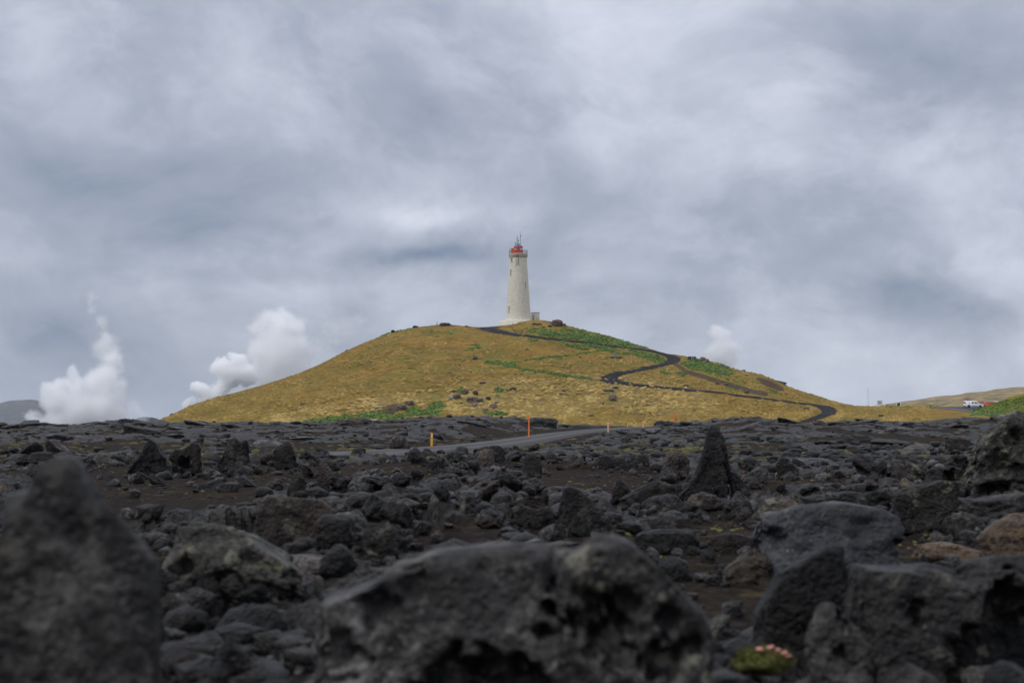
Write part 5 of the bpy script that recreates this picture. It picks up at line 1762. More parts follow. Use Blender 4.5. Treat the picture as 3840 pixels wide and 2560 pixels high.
# ---- shrubs (lupins) on the hill, too many to count
def clump(r_, n=34):
    """leafy clump: small leaf faces through a dome"""
    q = r_.normal(size=(n, 3))
    q[:, 2] = np.abs(q[:, 2]) * 0.9
    q /= np.linalg.norm(q, axis=1)[:, None]
    c = q * (r_.uniform(0.45, 1.0, n) ** 0.6)[:, None]
    V, F_ = [], []
    for i in range(n):
        t1 = np.cross(q[i], r_.normal(size=3))
        t1 /= np.linalg.norm(t1)
        t2 = np.cross(q[i], t1) + q[i] * r_.uniform(-.5, .5)
        s = r_.uniform(.22, .42)
        V += [c[i] - t1 * s * .5, c[i] + t2 * s * .7, c[i] + t1 * s * .5, c[i] - t2 * s * .7]
        F_.append((4 * i, 4 * i + 1, 4 * i + 2, 4 * i + 3))
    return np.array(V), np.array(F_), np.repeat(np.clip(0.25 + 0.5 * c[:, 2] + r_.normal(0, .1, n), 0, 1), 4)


CL = [clump(np.random.default_rng(60 + k)) for k in range(10)]


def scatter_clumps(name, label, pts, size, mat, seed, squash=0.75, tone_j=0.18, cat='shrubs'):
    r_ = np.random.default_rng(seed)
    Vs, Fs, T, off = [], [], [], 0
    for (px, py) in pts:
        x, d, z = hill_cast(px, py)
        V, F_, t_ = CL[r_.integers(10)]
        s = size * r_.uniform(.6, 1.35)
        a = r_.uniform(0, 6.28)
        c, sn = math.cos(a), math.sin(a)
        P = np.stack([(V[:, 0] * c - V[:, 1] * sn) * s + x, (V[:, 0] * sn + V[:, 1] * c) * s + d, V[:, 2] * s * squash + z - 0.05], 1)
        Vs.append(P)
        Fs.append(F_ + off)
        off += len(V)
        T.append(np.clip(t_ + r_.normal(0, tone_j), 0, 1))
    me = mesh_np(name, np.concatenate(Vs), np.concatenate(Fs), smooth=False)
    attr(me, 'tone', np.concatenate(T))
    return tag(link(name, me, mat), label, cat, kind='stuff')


def ellipse_pts(e, dens, r_):
    cx, cy, rx, ry, rot = e
    n = max(3, int(math.pi * rx * ry * dens))
    a = math.radians(rot)
    out = []
    for _ in range(n):
        q = abs(r_.normal(0, 0.62)) if r_.uniform() < 0.6 else math.sqrt(r_.uniform())
        th = r_.uniform(0, 2 * math.pi)
        u, v = q * rx * math.cos(th), q * ry * math.sin(th)
        px, py = cx + u * math.cos(a) - v * math.sin(a), cy + u * math.sin(a) + v * math.cos(a)
        if py < np.interp(px, *zip(*SIL)) - 1 or near_path(px, py, 4.0):
            continue
        out.append((px, py))
    return out


r_ = np.random.default_rng(77)
top_pts = sum([ellipse_pts(e, 0.042, r_) for e in GREEN[:9]], [])
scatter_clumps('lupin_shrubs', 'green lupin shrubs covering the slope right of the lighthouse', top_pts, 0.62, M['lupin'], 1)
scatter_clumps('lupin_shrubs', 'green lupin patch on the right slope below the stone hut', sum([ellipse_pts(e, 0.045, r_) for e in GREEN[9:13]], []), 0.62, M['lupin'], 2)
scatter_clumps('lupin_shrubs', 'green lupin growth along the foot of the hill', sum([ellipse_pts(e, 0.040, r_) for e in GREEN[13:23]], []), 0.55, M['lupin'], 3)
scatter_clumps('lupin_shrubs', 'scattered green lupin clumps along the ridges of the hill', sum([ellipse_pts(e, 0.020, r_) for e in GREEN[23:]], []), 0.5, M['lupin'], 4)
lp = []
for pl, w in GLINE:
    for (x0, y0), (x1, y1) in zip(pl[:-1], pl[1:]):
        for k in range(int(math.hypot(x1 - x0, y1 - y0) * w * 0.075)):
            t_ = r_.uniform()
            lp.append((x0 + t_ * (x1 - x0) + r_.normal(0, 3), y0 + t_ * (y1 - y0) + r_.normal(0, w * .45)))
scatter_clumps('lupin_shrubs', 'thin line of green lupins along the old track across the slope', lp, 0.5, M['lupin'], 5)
bp_ = [(r_.uniform(3630, 3900), r_.uniform(1488, 1562)) for _ in range(1500)]
bp_ = [p for p in bp_ if p[1] > np.interp(p[0], [3630, 3690, 3760, 3840, 3900], [1538, 1527, 1506, 1489, 1482]) and p[1] < np.interp(p[0], [3630, 3700, 3780, 3860], [1539, 1547, 1557, 1567]) ]
scatter_clumps('bank_grass', 'tall green grass on the bank in front of the parked cars', bp_, 0.52, M['bank'], 6, squash=0.9, tone_j=0.3, cat='grass')
mp_ = [(r_.uniform(3300, 3520), r_.uniform(1518, 1530)) for _ in range(130)] + [(r_.uniform(3450, 3640), r_.uniform(1500, 1524)) for _ in range(0)]
scatter_clumps('meadow_growth', 'green growth along the edge of the meadow below the signs', mp_, 0.4, M['bank'], 7, cat='grass')
mp_ = [(r_.uniform(3700, 3760), r_.uniform(1548, 1562)) for _ in range(40)] + [(r_.uniform(3640, 3710), r_.uniform(1546, 1557)) for _ in range(60)]
scatter_clumps('roadside_growth', 'green shrubs on the near verge of the asphalt road', mp_, 0.5, M['lupin'], 8, cat='shrubs')

# ---- dry grass tufts all over the hill
def tufts(n, seed):
    r_ = np.random.default_rng(seed)
    px = r_.uniform(560, 3700, n)
    top = np.interp(px, *zip(*SIL))
    py = top + (1600 - top) * r_.uniform(0, 1, n)
    gmask = shape_mask(px, py, GREEN, GLINE) + shape_mask(px, py, EARTH, ELINE)
    pal = shape_mask(px, py, PALE, [])
    nz = fbm(np.stack([px * 0.012, py * 0.03, np.zeros(n)], 1), 3)
    Vs, Fs, T, off = [], [], [], 0
    k = 6
    an = np.linspace(0, 2 * math.pi, k, endpoint=False)
    for i in range(n):
        if gmask[i] > 0.5 or r_.uniform() > 0.62 + nz[i] * 0.9 or near_path(px[i], py[i], 3.0):
            continue
        if 3480 < px[i] and py[i] > 1520:
            continue
        x, d, z = hill_cast(px[i], py[i])
        s = r_.uniform(0.22, 0.6) * (1.15 if pal[i] > 0.4 else 0.9)
        h = s * r_.uniform(0.35, 0.75)
        jit = r_.uniform(.7, 1.25, k)
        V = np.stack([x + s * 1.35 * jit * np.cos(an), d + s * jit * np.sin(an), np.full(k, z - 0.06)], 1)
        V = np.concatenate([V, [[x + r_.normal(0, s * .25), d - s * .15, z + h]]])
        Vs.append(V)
        Fs.append(np.array([(q, (q + 1) % k, k) for q in range(k)]) + off)
        off += k + 1
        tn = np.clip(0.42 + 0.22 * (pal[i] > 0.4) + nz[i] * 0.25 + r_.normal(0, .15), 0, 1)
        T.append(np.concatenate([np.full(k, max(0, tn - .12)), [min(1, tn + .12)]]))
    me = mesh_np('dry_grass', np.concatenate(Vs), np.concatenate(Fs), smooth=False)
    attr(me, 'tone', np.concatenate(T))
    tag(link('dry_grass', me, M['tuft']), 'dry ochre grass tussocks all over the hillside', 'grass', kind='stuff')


tufts(30000, 91)
sk = []
for _ in range(420):
    q_ = r_.uniform(640, 3200)
    if 1860 < q_ < 2040:
        continue
    sk.append((q_, float(np.interp(q_, *zip(*SIL))) + abs(r_.normal(0, 2.5)) + 0.6))
scatter_clumps('skyline_grass', 'ragged grass tufts along the skyline of the hill', sk, 0.26, M['tuft'], 12, squash=0.8, cat='grass')

# ================================================================ ROAD POSTS, SIGNS, CARS, PEOPLE
def road_post(label, px, yt, yb, d, mat, cap, group, tilt=0.0, wid=0.10):
    """flat plastic marker post with a slanted top and a reflector"""
    x = float(xat(px, d))
    zb = float(zat(yb, d))
    zg = lz(px, d)
    h = float(zat(yt, d)) - zb
    root = empty('marker_post', (x, d, zb))
    root.rotation_euler = (0, tilt, 0.15)
    bm = bmesh.new()
    base = min(-0.05, zg - zb - 0.15)
    vs = [bm.verts.new(v) for v in [(-wid / 2, -0.035, base), (wid / 2, -0.035, base), (wid / 2, -0.035, h * 0.955), (-wid / 2, -0.035, h)]]
    f = bm.faces.new(vs)
    r = bmesh.ops.extrude_face_region(bm, geom=[f])
    bmesh.ops.translate(bm, vec=(0, 0.07, 0), verts=[e for e in r['geom'] if isinstance(e, bmesh.types.BMVert)])
    bmesh.ops.recalc_face_normals(bm, faces=bm.faces)
    bm_obj('shaft', bm, mat, root)
    if cap:
        box_part('reflector', (0, -0.045, h * 0.76), (wid * 0.7, 0.02, h * 0.11), M['reflector'], root, Euler((0, -0.5, 0)))
    return tag(root, label, 'post', group)


road_post('amber flat road marker post, nearest on the left verge', 1619, 1621, 1678, 96, M['amber'], True, 'road marker posts', 0.02, 0.14)
road_post('slim orange marker stake in front of the pressure ridge', 1983, 1557, 1595, 152, M['orange'], False, 'road marker posts', 0, 0.15)
road_post('faded salmon road post with pale top beside the far stretch of the road', 2280, 1582, 1608, 196, M['salmon'], True, 'road marker posts', 0, 0.23)
road_post('small faded salmon post where the road vanishes over the rise', 2411, 1577, 1600, 232, M['salmon'], True, 'road marker posts', 0, 0.21)
road_post('tall orange-red stake on the skyline of the lava, rightmost of the stakes', 2528, 1546, 1587, 222, M['orange'], False, 'road marker posts', 0, 0.20)
road_post('tiny amber post just behind the lava between the two salmon posts', 2353, 1586, 1604, 236, M['amber'], False, 'road marker posts', 0, 0.12)


def on_meadow(px, py):
    return hill_cast(px, py)


# information board on two posts
x, d, z = on_meadow(3298, 1521.5)
mp = d / FPX
ib = empty('information_board', (x, d, z))
tag(ib, 'framed wooden information board standing on the meadow left of the sign', 'sign')
for s_ in (-1, 1):
    box_part('post', (s_ * 9.3 * mp, 0, 9.5 * mp), (1.1 * mp, 0.12, 24 * mp), M['palewood'], ib)
box_part('panel', (0, 0.0, 14.0 * mp), (14 * mp, 0.05, 13 * mp), simple('board_panel', (0.42, 0.42, 0.40), 0.6), ib)
for s_ in (-1, 1):
    box_part('frame_side', (s_ * 6.7 * mp, -0.05, 14 * mp), (1.1 * mp, 0.08, 14 * mp), M['wood'], ib)
box_part('frame_top', (0, -0.03, 21.0 * mp), (19.5 * mp, 0.14, 1.3 * mp), M['wood'], ib)
box_part('frame_bottom', (0, -0.05, 7.3 * mp), (18 * mp, 0.08, 1.1 * mp), M['wood'], ib)
# brown sign with white posts
x, d, z = on_meadow(3368.5, 1518.5)
sg = empty('brown_sign', (x, d, z))
tag(sg, 'dark brown sign board between two white posts on the meadow', 'sign')
for s_ in (-1, 1):
    box_part('post', (s_ * 6.8 * mp, -0.06, 6.6 * mp), (1.5 * mp, 0.14, 16 * mp), M['reflector'], sg)
box_part('panel', (0, 0, 6.6 * mp), (11 * mp, 0.06, 11.5 * mp), simple('brown_panel', (0.045, 0.032, 0.028), 0.6), sg, bevel=0.01)
box_part('panel_edge', (0, -0.04, 12.2 * mp), (11.4 * mp, 0.05, 0.7 * mp), M['iron'], sg)
# white bin with a yellow cap
x, d, z = on_meadow(3317, 1524.5)
bn = empty('collection_post', (x, d, z))
tag(bn, 'white collection post with a yellow top beside the information board', 'post')
box_part('box', (0, 0, 2.0 * mp), (3.2 * mp, 0.22, 4.2 * mp), M['reflector'], bn, bevel=0.02)
box_part('stem', (0, 0, 7.4 * mp), (1.7 * mp, 0.14, 7 * mp), M['reflector'], bn)
box_part('cap', (0, 0, 11.6 * mp), (2.4 * mp, 0.18, 1.8 * mp), M['yellow'], bn)
# yellow stake, grey stakes
for label, px, py, hpx, wpx, mat in [('short yellow stake in the dry meadow grass', 3324.5, 1547, 8.5, 1.9, 'yellow'), ('thin grey stake on the meadow behind the lava', 3356.5, 1583, 13, 1.7, 'grey_metal'),
                                     ('short pale stake on the skyline of the lava, right of the people', 3160, 1588, 9, 2.6, 'palewood'), ('tiny pale stake right of the other pale stake', 3177, 1586, 6, 2.2, 'palewood')]:
    x, d, z = on_meadow(px, py)
    m_ = d / FPX
    s_ = empty('stake', (x, d, z))
    bm = bmesh.new()
    add_box(bm, (0, 0, hpx * m_ / 2 - 0.1), (wpx * m_, wpx * m_ * 0.6, hpx * m_ + 0.2), Euler((0, 0.06, 0)), bevel=0.01)
    add_box(bm, (hpx * m_ * 0.03, -wpx * m_ * 0.31, hpx * m_ * 0.8), (wpx * m_ * 0.7, 0.02, hpx * m_ * 0.15))
    bm_obj('shaft', bm, M[mat], s_)
    tag(s_, label, 'stake')
# black trough on the meadow
x, d, z = on_meadow(3302, 1564)
m_ = d / FPX
tr = empty('trough', (x, d, z))
tag(tr, 'black plastic trough on short legs standing in the meadow', 'trough')
bm = bmesh.new()
vs = add_box(bm, (0, 0, 5.4 * m_), (14 * m_, 0.6, 7.6 * m_))
for v in bm.verts:
    if v.co.z > 5.4 * m_:
        v.co.x *= 1.12
        v.co.y *= 1.15
tp = [f for f in bm.faces if f.normal.z > 0.9]
r = bmesh.ops.inset_region(bm, faces=tp, thickness=0.06)
bmesh.ops.translate(bm, vec=(0, 0, -0.3), verts=list({v for f in tp for v in f.verts}))
bm_obj('basin', bm, M['blackplastic'], tr)
for sx in (-1, 1):
    for sy in (-1, 1):
        box_part('leg', (sx * 6 * m_, sy * 0.22, 0.7 * m_ - 0.05), (1.2 * m_, 0.1, 1.8 * m_ + 0.1), M['blackplastic'], tr)
# radio mast far away
ms = empty('radio_mast', (float(xat(3254.5, 1500)), 1500, -4.2))
tag(ms, 'very thin distant radio mast against the sky above the meadow', 'mast')
zt = float(zat(1454, 1500)) + 4.2
bm = bmesh.new()
for k in range(3):
    a = k * 2.094
    add_cyl(bm, (0.16 * math.cos(a), 0.16 * math.sin(a), 0), (0.1 * math.cos(a), 0.1 * math.sin(a), zt), 0.05, seg=5)
for k in range(40):
    z0 = zt * k / 40
    for q in range(3):
        a, b_ = q * 2.094, (q + 1) * 2.094
        add_cyl(bm, (0.15 * math.cos(a), 0.15 * math.sin(a), z0), (0.15 * math.cos(b_), 0.15 * math.sin(b_), z0 + zt / 40), 0.03, seg=4)
bm_obj('lattice', bm, M['iron'], ms)
box_part('beacon', (0, -0.2, float(zat(1511.5, 1500)) + 4.2), (0.9, 0.3, 0.6), M['salmon'], ms)


# ---- cars
def car(label, px, py, length, heading, kind, paint, group='cars in the car park', dd=None):
    if dd:
        x, d, z = float(xat(px, dd)), dd, hill_z(px, dd)
    else:
        x, d, z = hill_cast(px, py)
    root = empty('parked_car' if kind != 'van' else 'white_van', (x, d, z), heading)
    tag(root, label, 'van' if kind == 'van' else 'car', group)
    L = length
    if kind == 'van':
        Wd, wheel = 1.84, 0.33
        lower = [(-.5, .30), (-.5, .92), (-.485, 1.02), (.22, 1.03), (.36, 1.02), (.46, .93), (.495, .78), (.5, .45), (.49, .30)]
        cabin = [(-.488, 1.0), (-.478, 1.55), (-.455, 1.75), (-.40, 1.82), (.05, 1.81), (.13, 1.74), (.30, 1.04)]
        glass = [((-.165, 1.12), (-.155, 1.56), (-.035, 1.56), (-.035, 1.12)), ((.0, 1.12), (.0, 1.58), (.075, 1.57), (.10, 1.52), (.245, 1.10))]
        wx = (-.325, .31)
    else:
        Wd, wheel = 1.80, 0.34
        lower = [(-.5, .34), (-.5, .80), (-.48, .98), (.15, 1.0), (.30, .97), (.44, .86), (.495, .70), (.5, .38)]
        cabin = [(-.48, .96), (-.44, 1.42), (-.38, 1.56), (-.05, 1.62), (.04, 1.57), (.22, .98)]
        glass = [((-.36, 1.04), (-.34, 1.44), (-.27, 1.47), (-.27, 1.03)), ((-.24, 1.03), (-.24, 1.48), (-.09, 1.50), (-.09, 1.02)), ((-.06, 1.02), (-.06, 1.50), (.01, 1.47), (.16, 1.02))]
        wx = (-.31, .30)

    def prism(pts, w0, w1, z0, z1, inset_top=0.0):
        bm = bmesh.new()
        ring = []
        for sy in (-1, 1):
            row = []
            for (a, b_) in pts:
                k = 0 if z1 == z0 else min(1, max(0, (b_ - z0) / (z1 - z0)))
                row.append(bm.verts.new((a * L, sy * (w0 + (w1 - w0) * k) / 2, b_)))
            ring.append(row)
        n = len(pts)
        bm.faces.new(ring[0])
        bm.faces.new(list(reversed(ring[1])))
        for i in range(n):
            j = (i + 1) % n
            bm.faces.new((ring[0][j], ring[0][i], ring[1][i], ring[1][j]))
        bmesh.ops.recalc_face_normals(bm, faces=bm.faces)
        bmesh.ops.bevel(bm, geom=[e for e in bm.edges], offset=0.035, segments=2, affect='EDGES', profile=0.6)
        return bm

    body = bm_obj('body', prism(lower, Wd, Wd, 0.3, 1.0), paint, root, True)
    bm_obj('cabin', prism(cabin, Wd - 0.06, Wd - 0.42, 1.0, 1.82), paint, root, True)
    z0c, z1c = 1.0, 1.82
    for sy in (-1, 1):
        for poly in glass:
            bm = bmesh.new()
            vs = []
            for (a, b_) in poly:
                k = (b_ - z0c) / (z1c - z0c)
                vs.append(bm.verts.new((a * L, sy * ((Wd - 0.06 + (-0.36) * k) / 2 + 0.012), b_)))
            f = bm.faces.new(vs if sy < 0 else list(reversed(vs)))
            r = bmesh.ops.extrude_face_region(bm, geom=[f])
            bmesh.ops.translate(bm, vec=(0, -sy * 0.03, 0), verts=[e for e in r['geom'] if isinstance(e, bmesh.types.BMVert)])
            bmesh.ops.recalc_face_normals(bm, faces=bm.faces)
            bm_obj('side_window', bm, M['glass'], root)
        for wxx in wx:
            bm = bmesh.new()
            add_cyl(bm, (wxx * L, sy * (Wd / 2 - 0.2), wheel), (wxx * L, sy * (Wd / 2 + 0.01), wheel), wheel, seg=20)
            ty = bm_obj('wheel', bm, M['tyre'], root, False)
            bm = bmesh.new()
            add_cyl(bm, (wxx * L, sy * (Wd / 2 - 0.01), wheel), (wxx * L, sy * (Wd / 2 + 0.022), wheel), wheel * 0.58, wheel * 0.5, 16)
            bm_obj('rim', bm, M['grey_metal'] if kind != 'van' else M['blackplastic'], ty)
            bm = bmesh.new()
            n = 14
            for q in range(n):
                a0, a1 = math.pi * q / n, math.pi * (q + 1) / n
                am = (a0 + a1) / 2
                add_box(bm, (wxx * L + (wheel + .06) * math.cos(am), sy * (Wd / 2 + .002), wheel + (wheel + .06) * math.sin(am)), (0.10, 0.04, 0.10), Euler((0, -am, 0)))
            bm_obj('wheel_arch', bm, M['blackplastic'], root)
        box_part('headlight', (0.475 * L, sy * (Wd / 2 - 0.2), 0.80), (0.16, 0.34, 0.13), M['reflector'], root, bevel=0.03)
        box_part('tail_light', (-0.494 * L, sy * (Wd / 2 - 0.09), 0.95), (0.10, 0.16, 0.36 if kind == 'van' else 0.2), M['lamp_red'], root, bevel=0.02)
        box_part('mirror', (0.17 * L, sy * (Wd / 2 + 0.1), 1.12), (0.12, 0.18, 0.15), M['blackplastic'], root, bevel=0.03)
        box_part('side_trim', (-0.005 * L, sy * (Wd / 2 + 0.01), 0.55), (0.29 * L, 0.035, 0.12), M['greenplastic'] if kind == 'van' else M['blackplastic'], root, bevel=0.012)
        for hx in ((-.12, .02) if kind == 'van' else (-.17, .02)):
            box_part('door_handle', (hx * L, sy * (Wd / 2 + 0.02), 0.92), (0.16, 0.04, 0.035), M['grey_metal'], root)
        for hx in ((-.185, -.015, .17) if kind == 'van' else (-.265, -.075, .17)):
            box_part('door_seam', (hx * L, sy * (Wd / 2 + 0.001), 0.68), (0.012, 0.008, 0.56), M['blackplastic'], root)
    # windscreen and rear window follow the cabin's slopes
    (ax, az), (bx, bz) = cabin[-2], cabin[-1]
    mid = ((ax + bx) / 2 * L, 0, (az + bz) / 2)
    ln = math.hypot((bx - ax) * L, bz - az)
    box_part('windscreen', mid, (ln * 0.86, Wd - 0.34, 0.05), M['glass'], root, Euler((0, math.atan2(az - bz, (bx - ax) * L), 0)))
    (ax, az), (bx, bz) = cabin[0], cabin[1]
    box_part('rear_window', ((ax + bx) / 2 * L - 0.005, 0, (az + bz) / 2 + 0.1), (0.05, Wd - 0.5, (bz - az) * 0.7), M['glass'], root, Euler((0, math.atan2((bx - ax) * L, bz - az), 0)))
    box_part('bumper', (0.495 * L, 0, 0.46), (0.12, Wd - 0.08, 0.24), M['blackplastic'], root, bevel=0.04)
    box_part('bumper', (-0.497 * L, 0, 0.46), (0.12, Wd - 0.06, 0.24), M['blackplastic'], root, bevel=0.04)
    if kind == 'van':
        box_part('rear_emblem', (-.29 * L, -Wd / 2 + 0.055, 1.36), (0.30, 0.02, 0.20), simple('van_emblem_blue', (0.16, 0.33, 0.45), 0.5), root, Euler((0, 0.35, 0)), bevel=0.008)
        box_part('side_lettering', (-.31 * L, -Wd / 2 - 0.002, 0.98), (0.42, 0.012, 0.05), simple('van_lettering', (0.35, 0.42, 0.48), 0.5), root)
    else:
        for sy in (-1, 1):
            cyl_part('roof_rail', (-.36 * L, sy * 0.62, 1.66), (0.02 * L, sy * 0.62, 1.66), 0.025, M['iron'], root, seg=6)
    return root


car('white van with dark lower trim parked at the left end of the car park', 3648.5, 1529, 4.7, math.radians(4), 'van', M['van_white'], dd=366)
car('orange car with a grey roof parked just behind the white van', 3672, 1527, 4.2, math.radians(-14), 'car', M['car_orange'], dd=374)
car('blue-grey car half hidden behind the orange car', 3684, 1525, 4.3, math.radians(-22), 'car', M['car_grey'], dd=382)
car('red car standing above the grassy bank right of the van', 3721, 1520, 4.7, math.radians(-6), 'car', M['car_red'], dd=378)
car('white car behind the red one, only its bonnet showing', 3733, 1521, 4.4, math.radians(-10), 'car', M['van_white'], dd=386)


# ---- people standing behind the lava crest
def person(label, px, yt, d, top_mat, hair_mat, cap=None, turn=0.0, height=1.74):
    x = float(xat(px, d))
    zt = float(zat(yt, d))
    s = height / 1.74
    J = {}
    verts, edges, rad = [], [], []

    def v(co, r, link_to=None):
        verts.append(Vector(co) * s)
        rad.append(r * s)
        if link_to is not None:
            edges.append((link_to, len(verts) - 1))
        return len(verts) - 1

    pel = v((0, 0, 0.95), 0.145)
    wai = v((0, 0, 1.10), 0.13, pel)
    che = v((0, -0.01, 1.30), 0.155, wai)
    nec0 = v((0, 0.0, 1.44), 0.085, che)
    nec = v((0, 0.0, 1.50), 0.055, nec0)
    hd0 = v((0, -0.015, 1.57), 0.085, nec)
    hd1 = v((0, -0.01, 1.66), 0.088, hd0)
    for sg_ in (-1, 1):
        sh = v((sg_ * 0.17, 0, 1.40), 0.07, che)
        el = v((sg_ * 0.23, 0.02, 1.13), 0.05, sh)
        wr = v((sg_ * 0.24, -0.06, 0.90), 0.033, el)
        pm = v((sg_ * 0.245, -0.075, 0.83), 0.036, wr)
        for q in range(4):
            f1 = v((sg_ * 0.245, -0.105 + q * 0.021, 0.775 - 0.006 * abs(q - 1)), 0.010, pm)
            v((sg_ * 0.237, -0.108 + q * 0.021, 0.735 - 0.006 * abs(q - 1)), 0.008, f1)
        th = v((sg_ * 0.235, -0.115, 0.82), 0.011, pm)
        v((sg_ * 0.23, -0.135, 0.785), 0.009, th)
        hp_ = v((sg_ * 0.09, 0, 0.90), 0.10, pel)
        kn = v((sg_ * 0.10, -0.01, 0.50), 0.062, hp_)
        ak = v((sg_ * 0.10, 0.02, 0.09), 0.042, kn)
        v((sg_ * 0.11, -0.13, 0.04), 0.04, ak)
    me = bpy.data.meshes.new('body')
    me.from_pydata([tuple(c) for c in verts], edges, [])
    tmp = bpy.data.objects.new('body', me)
    COL.objects.link(tmp)
    md = tmp.modifiers.new('skin', 'SKIN')
    sv = me.skin_vertices[0].data
    for i, r in enumerate(rad):
        sv[i].radius = (r, r)
    sv[0].use_root = True
    sub = tmp.modifiers.new('sub', 'SUBSURF')
    sub.levels = sub.render_levels = 2
    dg = bpy.context.evaluated_depsgraph_get()
    ev = bpy.data.meshes.new_from_object(tmp.evaluated_get(dg))
    bpy.data.objects.remove(tmp)
    for m_ in (M['skin'], top_mat, M['trousers']):
        ev.materials.append(m_)
    for p in ev.polygons:
        c = p.center
        hand = abs(c.x) > 0.2 * s and c.z < 0.88 * s
        p.material_index = 0 if (c.z > 1.49 * s or hand) else (1 if c.z > 0.93 * s else 2)
        p.use_smooth = True
    root = empty('person', (x, d, zt - height))
    root.rotation_euler = (0, 0, turn)
    link('body', ev, None, root)
    bm = bmesh.new()
    bmesh.ops.create_uvsphere(bm, u_segments=14, v_segments=8, radius=0.108 * s)
    for vv in list(bm.verts):
        vv.co = Vector((vv.co.x, vv.co.y * 1.1 + 0.02 * s, vv.co.z + 1.66 * s))
    bmesh.ops.delete(bm, geom=[vv for vv in bm.verts if vv.co.z < 1.62 * s and vv.co.y < 0.03 * s], context='VERTS')
    bm_obj('hair', bm, hair_mat, root, True)
    if cap:
        bm = bmesh.new()
        bmesh.ops.create_uvsphere(bm, u_segments=14, v_segments=8, radius=0.115 * s)
        for vv in list(bm.verts):
            vv.co = Vector((vv.co.x, vv.co.y * 1.1, vv.co.z * 0.8 + 1.70 * s))
        bmesh.ops.delete(bm, geom=[vv for vv in bm.verts if vv.co.z < 1.685 * s], context='VERTS')
        add_box(bm, (0, -0.15 * s, 1.69 * s), (0.15 * s, 0.11 * s, 0.012 * s))
        bm_obj('cap', bm, cap, root)
    bm = bmesh.new()
    for sg_ in (-1, 1):
        bmesh.ops.create_icosphere(bm, subdivisions=1, radius=0.014 * s, matrix=Matrix.Translation((sg_ * 0.034 * s, -0.098 * s, 1.63 * s)))
    bm_obj('eyes', bm, M['dark'], root)
    bm = bmesh.new()
    add_cyl(bm, (0, -0.09 * s, 1.63 * s), (0, -0.118 * s, 1.595 * s), 0.010 * s, 0.018 * s, 8)
    for sg_ in (-1, 1):
        add_box(bm, (sg_ * 0.094 * s, 0, 1.615 * s), (0.02 * s, 0.04 * s, 0.06 * s), bevel=0.006)
    add_box(bm, (0, -0.10 * s, 1.555 * s), (0.05 * s, 0.012 * s, 0.012 * s))
    bm_obj('nose_and_ears', bm, M['skin'], root, True)
    return tag(root, label, 'person')


person('person in a dark jacket and green cap, rightmost of the three behind the lava', 3103, 1577.5, 207, M['jacket_dark'], M['hair_dark'], M['cap_green'], 0.2)
person('person in a pale blue top, middle of the three behind the lava', 3088, 1581, 209, M['jacket_blue'], M['hair_grey'], None, -0.4, 1.68)
person('person with dark hair and pale top, leftmost of the three behind the lava', 3072.5, 1583, 208, M['jacket_blue'], M['hair_dark'], None, 0.7, 1.64)

# ---- white building far left
wb = empty('white_building', (float(xat(-30, 520)), 520, -4.2))
tag(wb, 'low white flat-roofed building at the left edge behind the lava', 'building')
zt = float(zat(1596.5, 520)) + 4.2
W_ = 110 * 520 / FPX
box_part('wall', (0, 0, zt / 2), (W_, 6, zt), M['van_white'], wb)
box_part('roof', (0, 0, zt + 0.04), (W_ + 0.3, 6.3, 0.12), M['grey_metal'], wb)
for k in range(5):
    f_ = box_part('window', (W_ / 2 - 1.1 - k * 2.1, -3.02, zt - 0.62), (0.85, 0.06, 0.16), M['glass'], wb)
    box_part('window_sill', (W_ / 2 - 1.1 - k * 2.1, -3.06, zt - 0.74), (0.95, 0.1, 0.05), M['grey_metal'], f_)

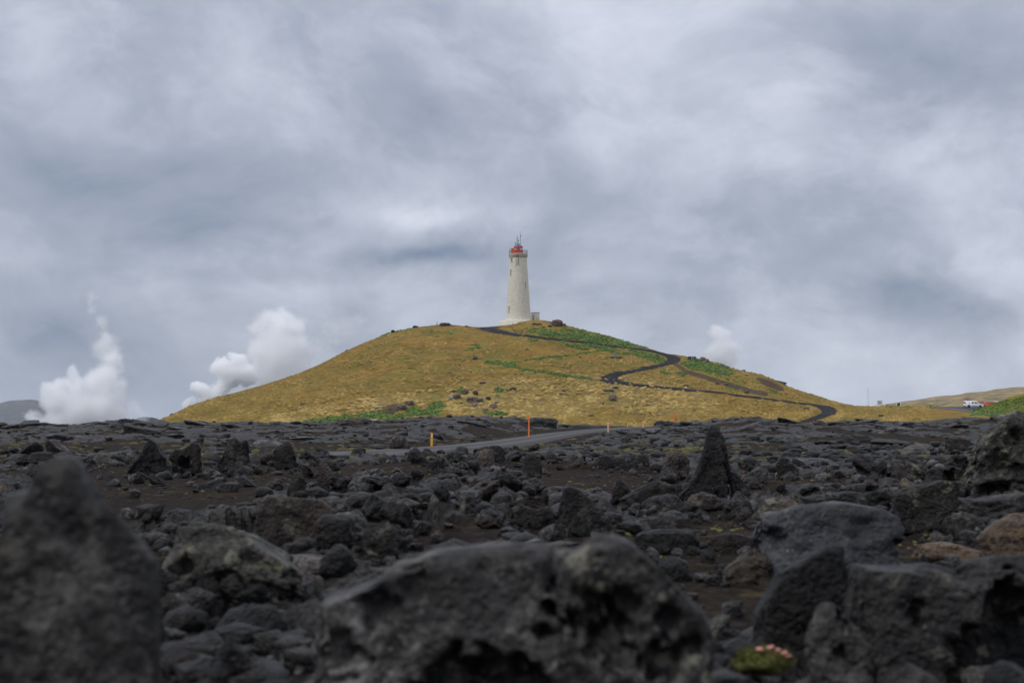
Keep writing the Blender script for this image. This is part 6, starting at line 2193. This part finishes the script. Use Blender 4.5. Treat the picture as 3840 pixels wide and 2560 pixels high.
# ================================================================ STEAM AND AIR
def steam(name, label, d, blobs, dens, noise_scale=0.09, rough=0.62, amp=0.9, edge=0.30, seed=0.0, aniso=0.25):
    """a cloud of steam: an uneven volume inside its own box"""
    C_ = [(float(xat(px, d)), d + dy_, float(zat(py, d)), r * d / FPX) for px, py, r, dy_ in blobs]
    lo = [min(c[k] - c[3] * 1.5 for c in C_) for k in range(3)]
    hi = [max(c[k] + c[3] * 1.5 for c in C_) for k in range(3)]
    lo[2] = max(lo[2], -4.0)
    bm = bmesh.new()
    add_box(bm, [(a + b_) / 2 for a, b_ in zip(lo, hi)], [b_ - a for a, b_ in zip(lo, hi)])
    m = bpy.data.materials.new(name)
    m.use_nodes = True
    m.node_tree.nodes.clear()
    t = NT(m.node_tree)
    pos = t.n('ShaderNodeNewGeometry').outputs['Position']
    rm = sum(c[3] for c in C_) / len(C_)
    w1 = t.vec('SUBTRACT', t.noise(t.vec('ADD', pos, (seed, 3 * seed, seed)), 0.55 / rm, 2, 0.5, col=True), (0.5, 0.5, 0.5))
    w2 = t.vec('SUBTRACT', t.noise(pos, 1.9 / rm, 3, 0.6, col=True), (0.5, 0.5, 0.5))
    wp = t.vec('ADD', pos, t.vec('ADD', t.vec('SCALE', w1, s=rm * 1.7), t.vec('SCALE', w2, s=rm * 0.75)))
    acc = None
    for cx, cy, cz, r in C_:
        q = t.math('SUBTRACT', 1.0, t.math('DIVIDE', t.vec('DISTANCE', wp, (cx, cy, cz)), r))
        acc = q if acc is None else t.math('SMOOTH_MAX', acc, q, 0.3)
    n = t.noise(t.vec('ADD', pos, (seed, seed * 2, seed)), noise_scale, 5, rough)
    v = t.math('ADD', acc, t.math('MULTIPLY', t.math('SUBTRACT', n, 0.5), amp))
    v = t.step(v, 0.0, edge)
    vol = t.n('ShaderNodeVolumePrincipled')
    vol.inputs['Color'].default_value = (0.995, 0.998, 1.0, 1)
    vol.inputs['Anisotropy'].default_value = aniso
    t.put(vol.inputs['Density'], t.math('MULTIPLY', v, dens))
    out = t.n('ShaderNodeOutputMaterial')
    t.put(out.inputs['Volume'], vol.outputs[0])
    o = bm_obj(name, bm, m)
    m.cycles.volume_step_rate = 0.35
    return tag(o, label, 'steam', kind='stuff')


steam('steam_plume', 'white geothermal steam billowing up left of the hill', 820,
      [(185, 1470, 50, 0), (160, 1500, 42, 5), (215, 1515, 62, 0), (265, 1480, 55, 8), (285, 1432, 40, 4), (265, 1398, 32, 0), (330, 1490, 60, 6), (385, 1460, 55, 0),
       (300, 1545, 95, 4), (385, 1535, 75, 0), (130, 1560, 30, 0), (142, 1592, 36, 0), (220, 1585, 66, 0), (425, 1490, 48, 0), (400, 1410, 62, 0), (350, 1440, 56, 0), (410, 1345, 50, 3), (440, 1540, 60, 0), (230, 1440, 40, 0), (450, 1440, 40, 0)], 0.22, 0.10, amp=1.0, edge=0.6)
steam('steam_wisp', 'thin rising wisp of steam above the left plume', 850,
      [(400, 1400, 62, 0), (405, 1330, 55, 6), (395, 1260, 48, 0), (378, 1200, 40, 4), (352, 1150, 34, 0), (345, 1120, 26, 0), (390, 1300, 60, 0)], 0.17, 0.07, amp=0.8, edge=1.0, seed=40)
steam('low_steam', 'low grey steam drifting at the foot of the hill on the left', 900,
      [(470, 1560, 42, 0), (520, 1570, 40, 5), (440, 1585, 40, 0), (500, 1530, 34, 0), (395, 1575, 20, 0)], 0.06, 0.09, amp=0.9, edge=0.7, seed=90)
steam('steam_plume', 'large rounded steam cloud rising behind the left slope of the hill', 760,
      [(1005, 1205, 58, 0), (1065, 1195, 58, 5), (1115, 1222, 52, 0), (955, 1235, 40, 3), (1040, 1255, 84, 0), (990, 1310, 80, 4), (1060, 1325, 95, 0), (1120, 1310, 72, 0), (1010, 1390, 90, 0), (1090, 1400, 80, 0)],
      0.20, 0.09, amp=0.9, edge=0.6, seed=15)
steam('steam_puff', 'bright white steam puffs just above the left skyline of the hill', 740,
      [(828, 1382, 44, 0), (885, 1352, 38, 3), (858, 1415, 52, 0), (915, 1405, 52, 2), (748, 1460, 36, 0), (778, 1488, 42, 0), (692, 1515, 20, 0), (716, 1508, 16, 0), (820, 1470, 40, 0)],
      0.5, 0.12, amp=0.7, edge=0.3, seed=70)
steam('steam_veil', 'faint steam drifting right of the large cloud towards the hilltop', 800,
      [(1180, 1280, 60, 0), (1245, 1240, 66, 0), (1300, 1230, 55, 4), (1200, 1330, 80, 0), (1350, 1205, 40, 0), (1150, 1380, 70, 0)], 0.07, 0.06, amp=0.8, edge=0.9, seed=25)
steam('steam_puff', 'small white steam cloud above the right slope of the hill', 780,
      [(2690, 1248, 36, 0), (2722, 1270, 40, 3), (2700, 1300, 46, 0), (2755, 1310, 46, 0), (2680, 1330, 46, 0), (2720, 1345, 50, 0)], 0.26, 0.09, amp=0.85, edge=0.6, seed=33)

# the air itself
m = bpy.data.materials.new('haze')
m.use_nodes = True
m.node_tree.nodes.clear()
t = NT(m.node_tree)
vol = t.n('ShaderNodeVolumePrincipled')
vol.inputs['Color'].default_value = (0.80, 0.90, 1.0, 1)
vol.inputs['Density'].default_value = 0.00006
vol.inputs['Anisotropy'].default_value = 0.1
t.put(t.n('ShaderNodeOutputMaterial').inputs['Volume'], vol.outputs[0])
bm = bmesh.new()
add_box(bm, (0, 3600, 55), (12000, 8000, 122))
hz_o = bm_obj('haze', bm, m)
tag(hz_o, kind='stuff')

# ---- things that still share a label are told apart by their order from the left
_by = {}
for o in bpy.data.objects:
    if o.parent is None and 'label' in o.keys() and 'category' in o.keys() and not o.get('kind'):
        _by.setdefault(o['label'], []).append(o)
ORD = ['first', 'second', 'third', 'fourth', 'fifth', 'sixth', 'seventh', 'eighth', 'ninth', 'tenth', 'eleventh', 'twelfth', 'thirteenth', 'fourteenth']
for lab, os_ in _by.items():
    if len(os_) < 2:
        continue
    os_.sort(key=lambda o: o.location.x / max(1.0, o.location.y))
    for k, o in enumerate(os_):
        o['label'] = lab + (', ' + (['left', 'right'][k] + ' one' if len(os_) == 2 else f'{ORD[min(k, 13)]} from left'))
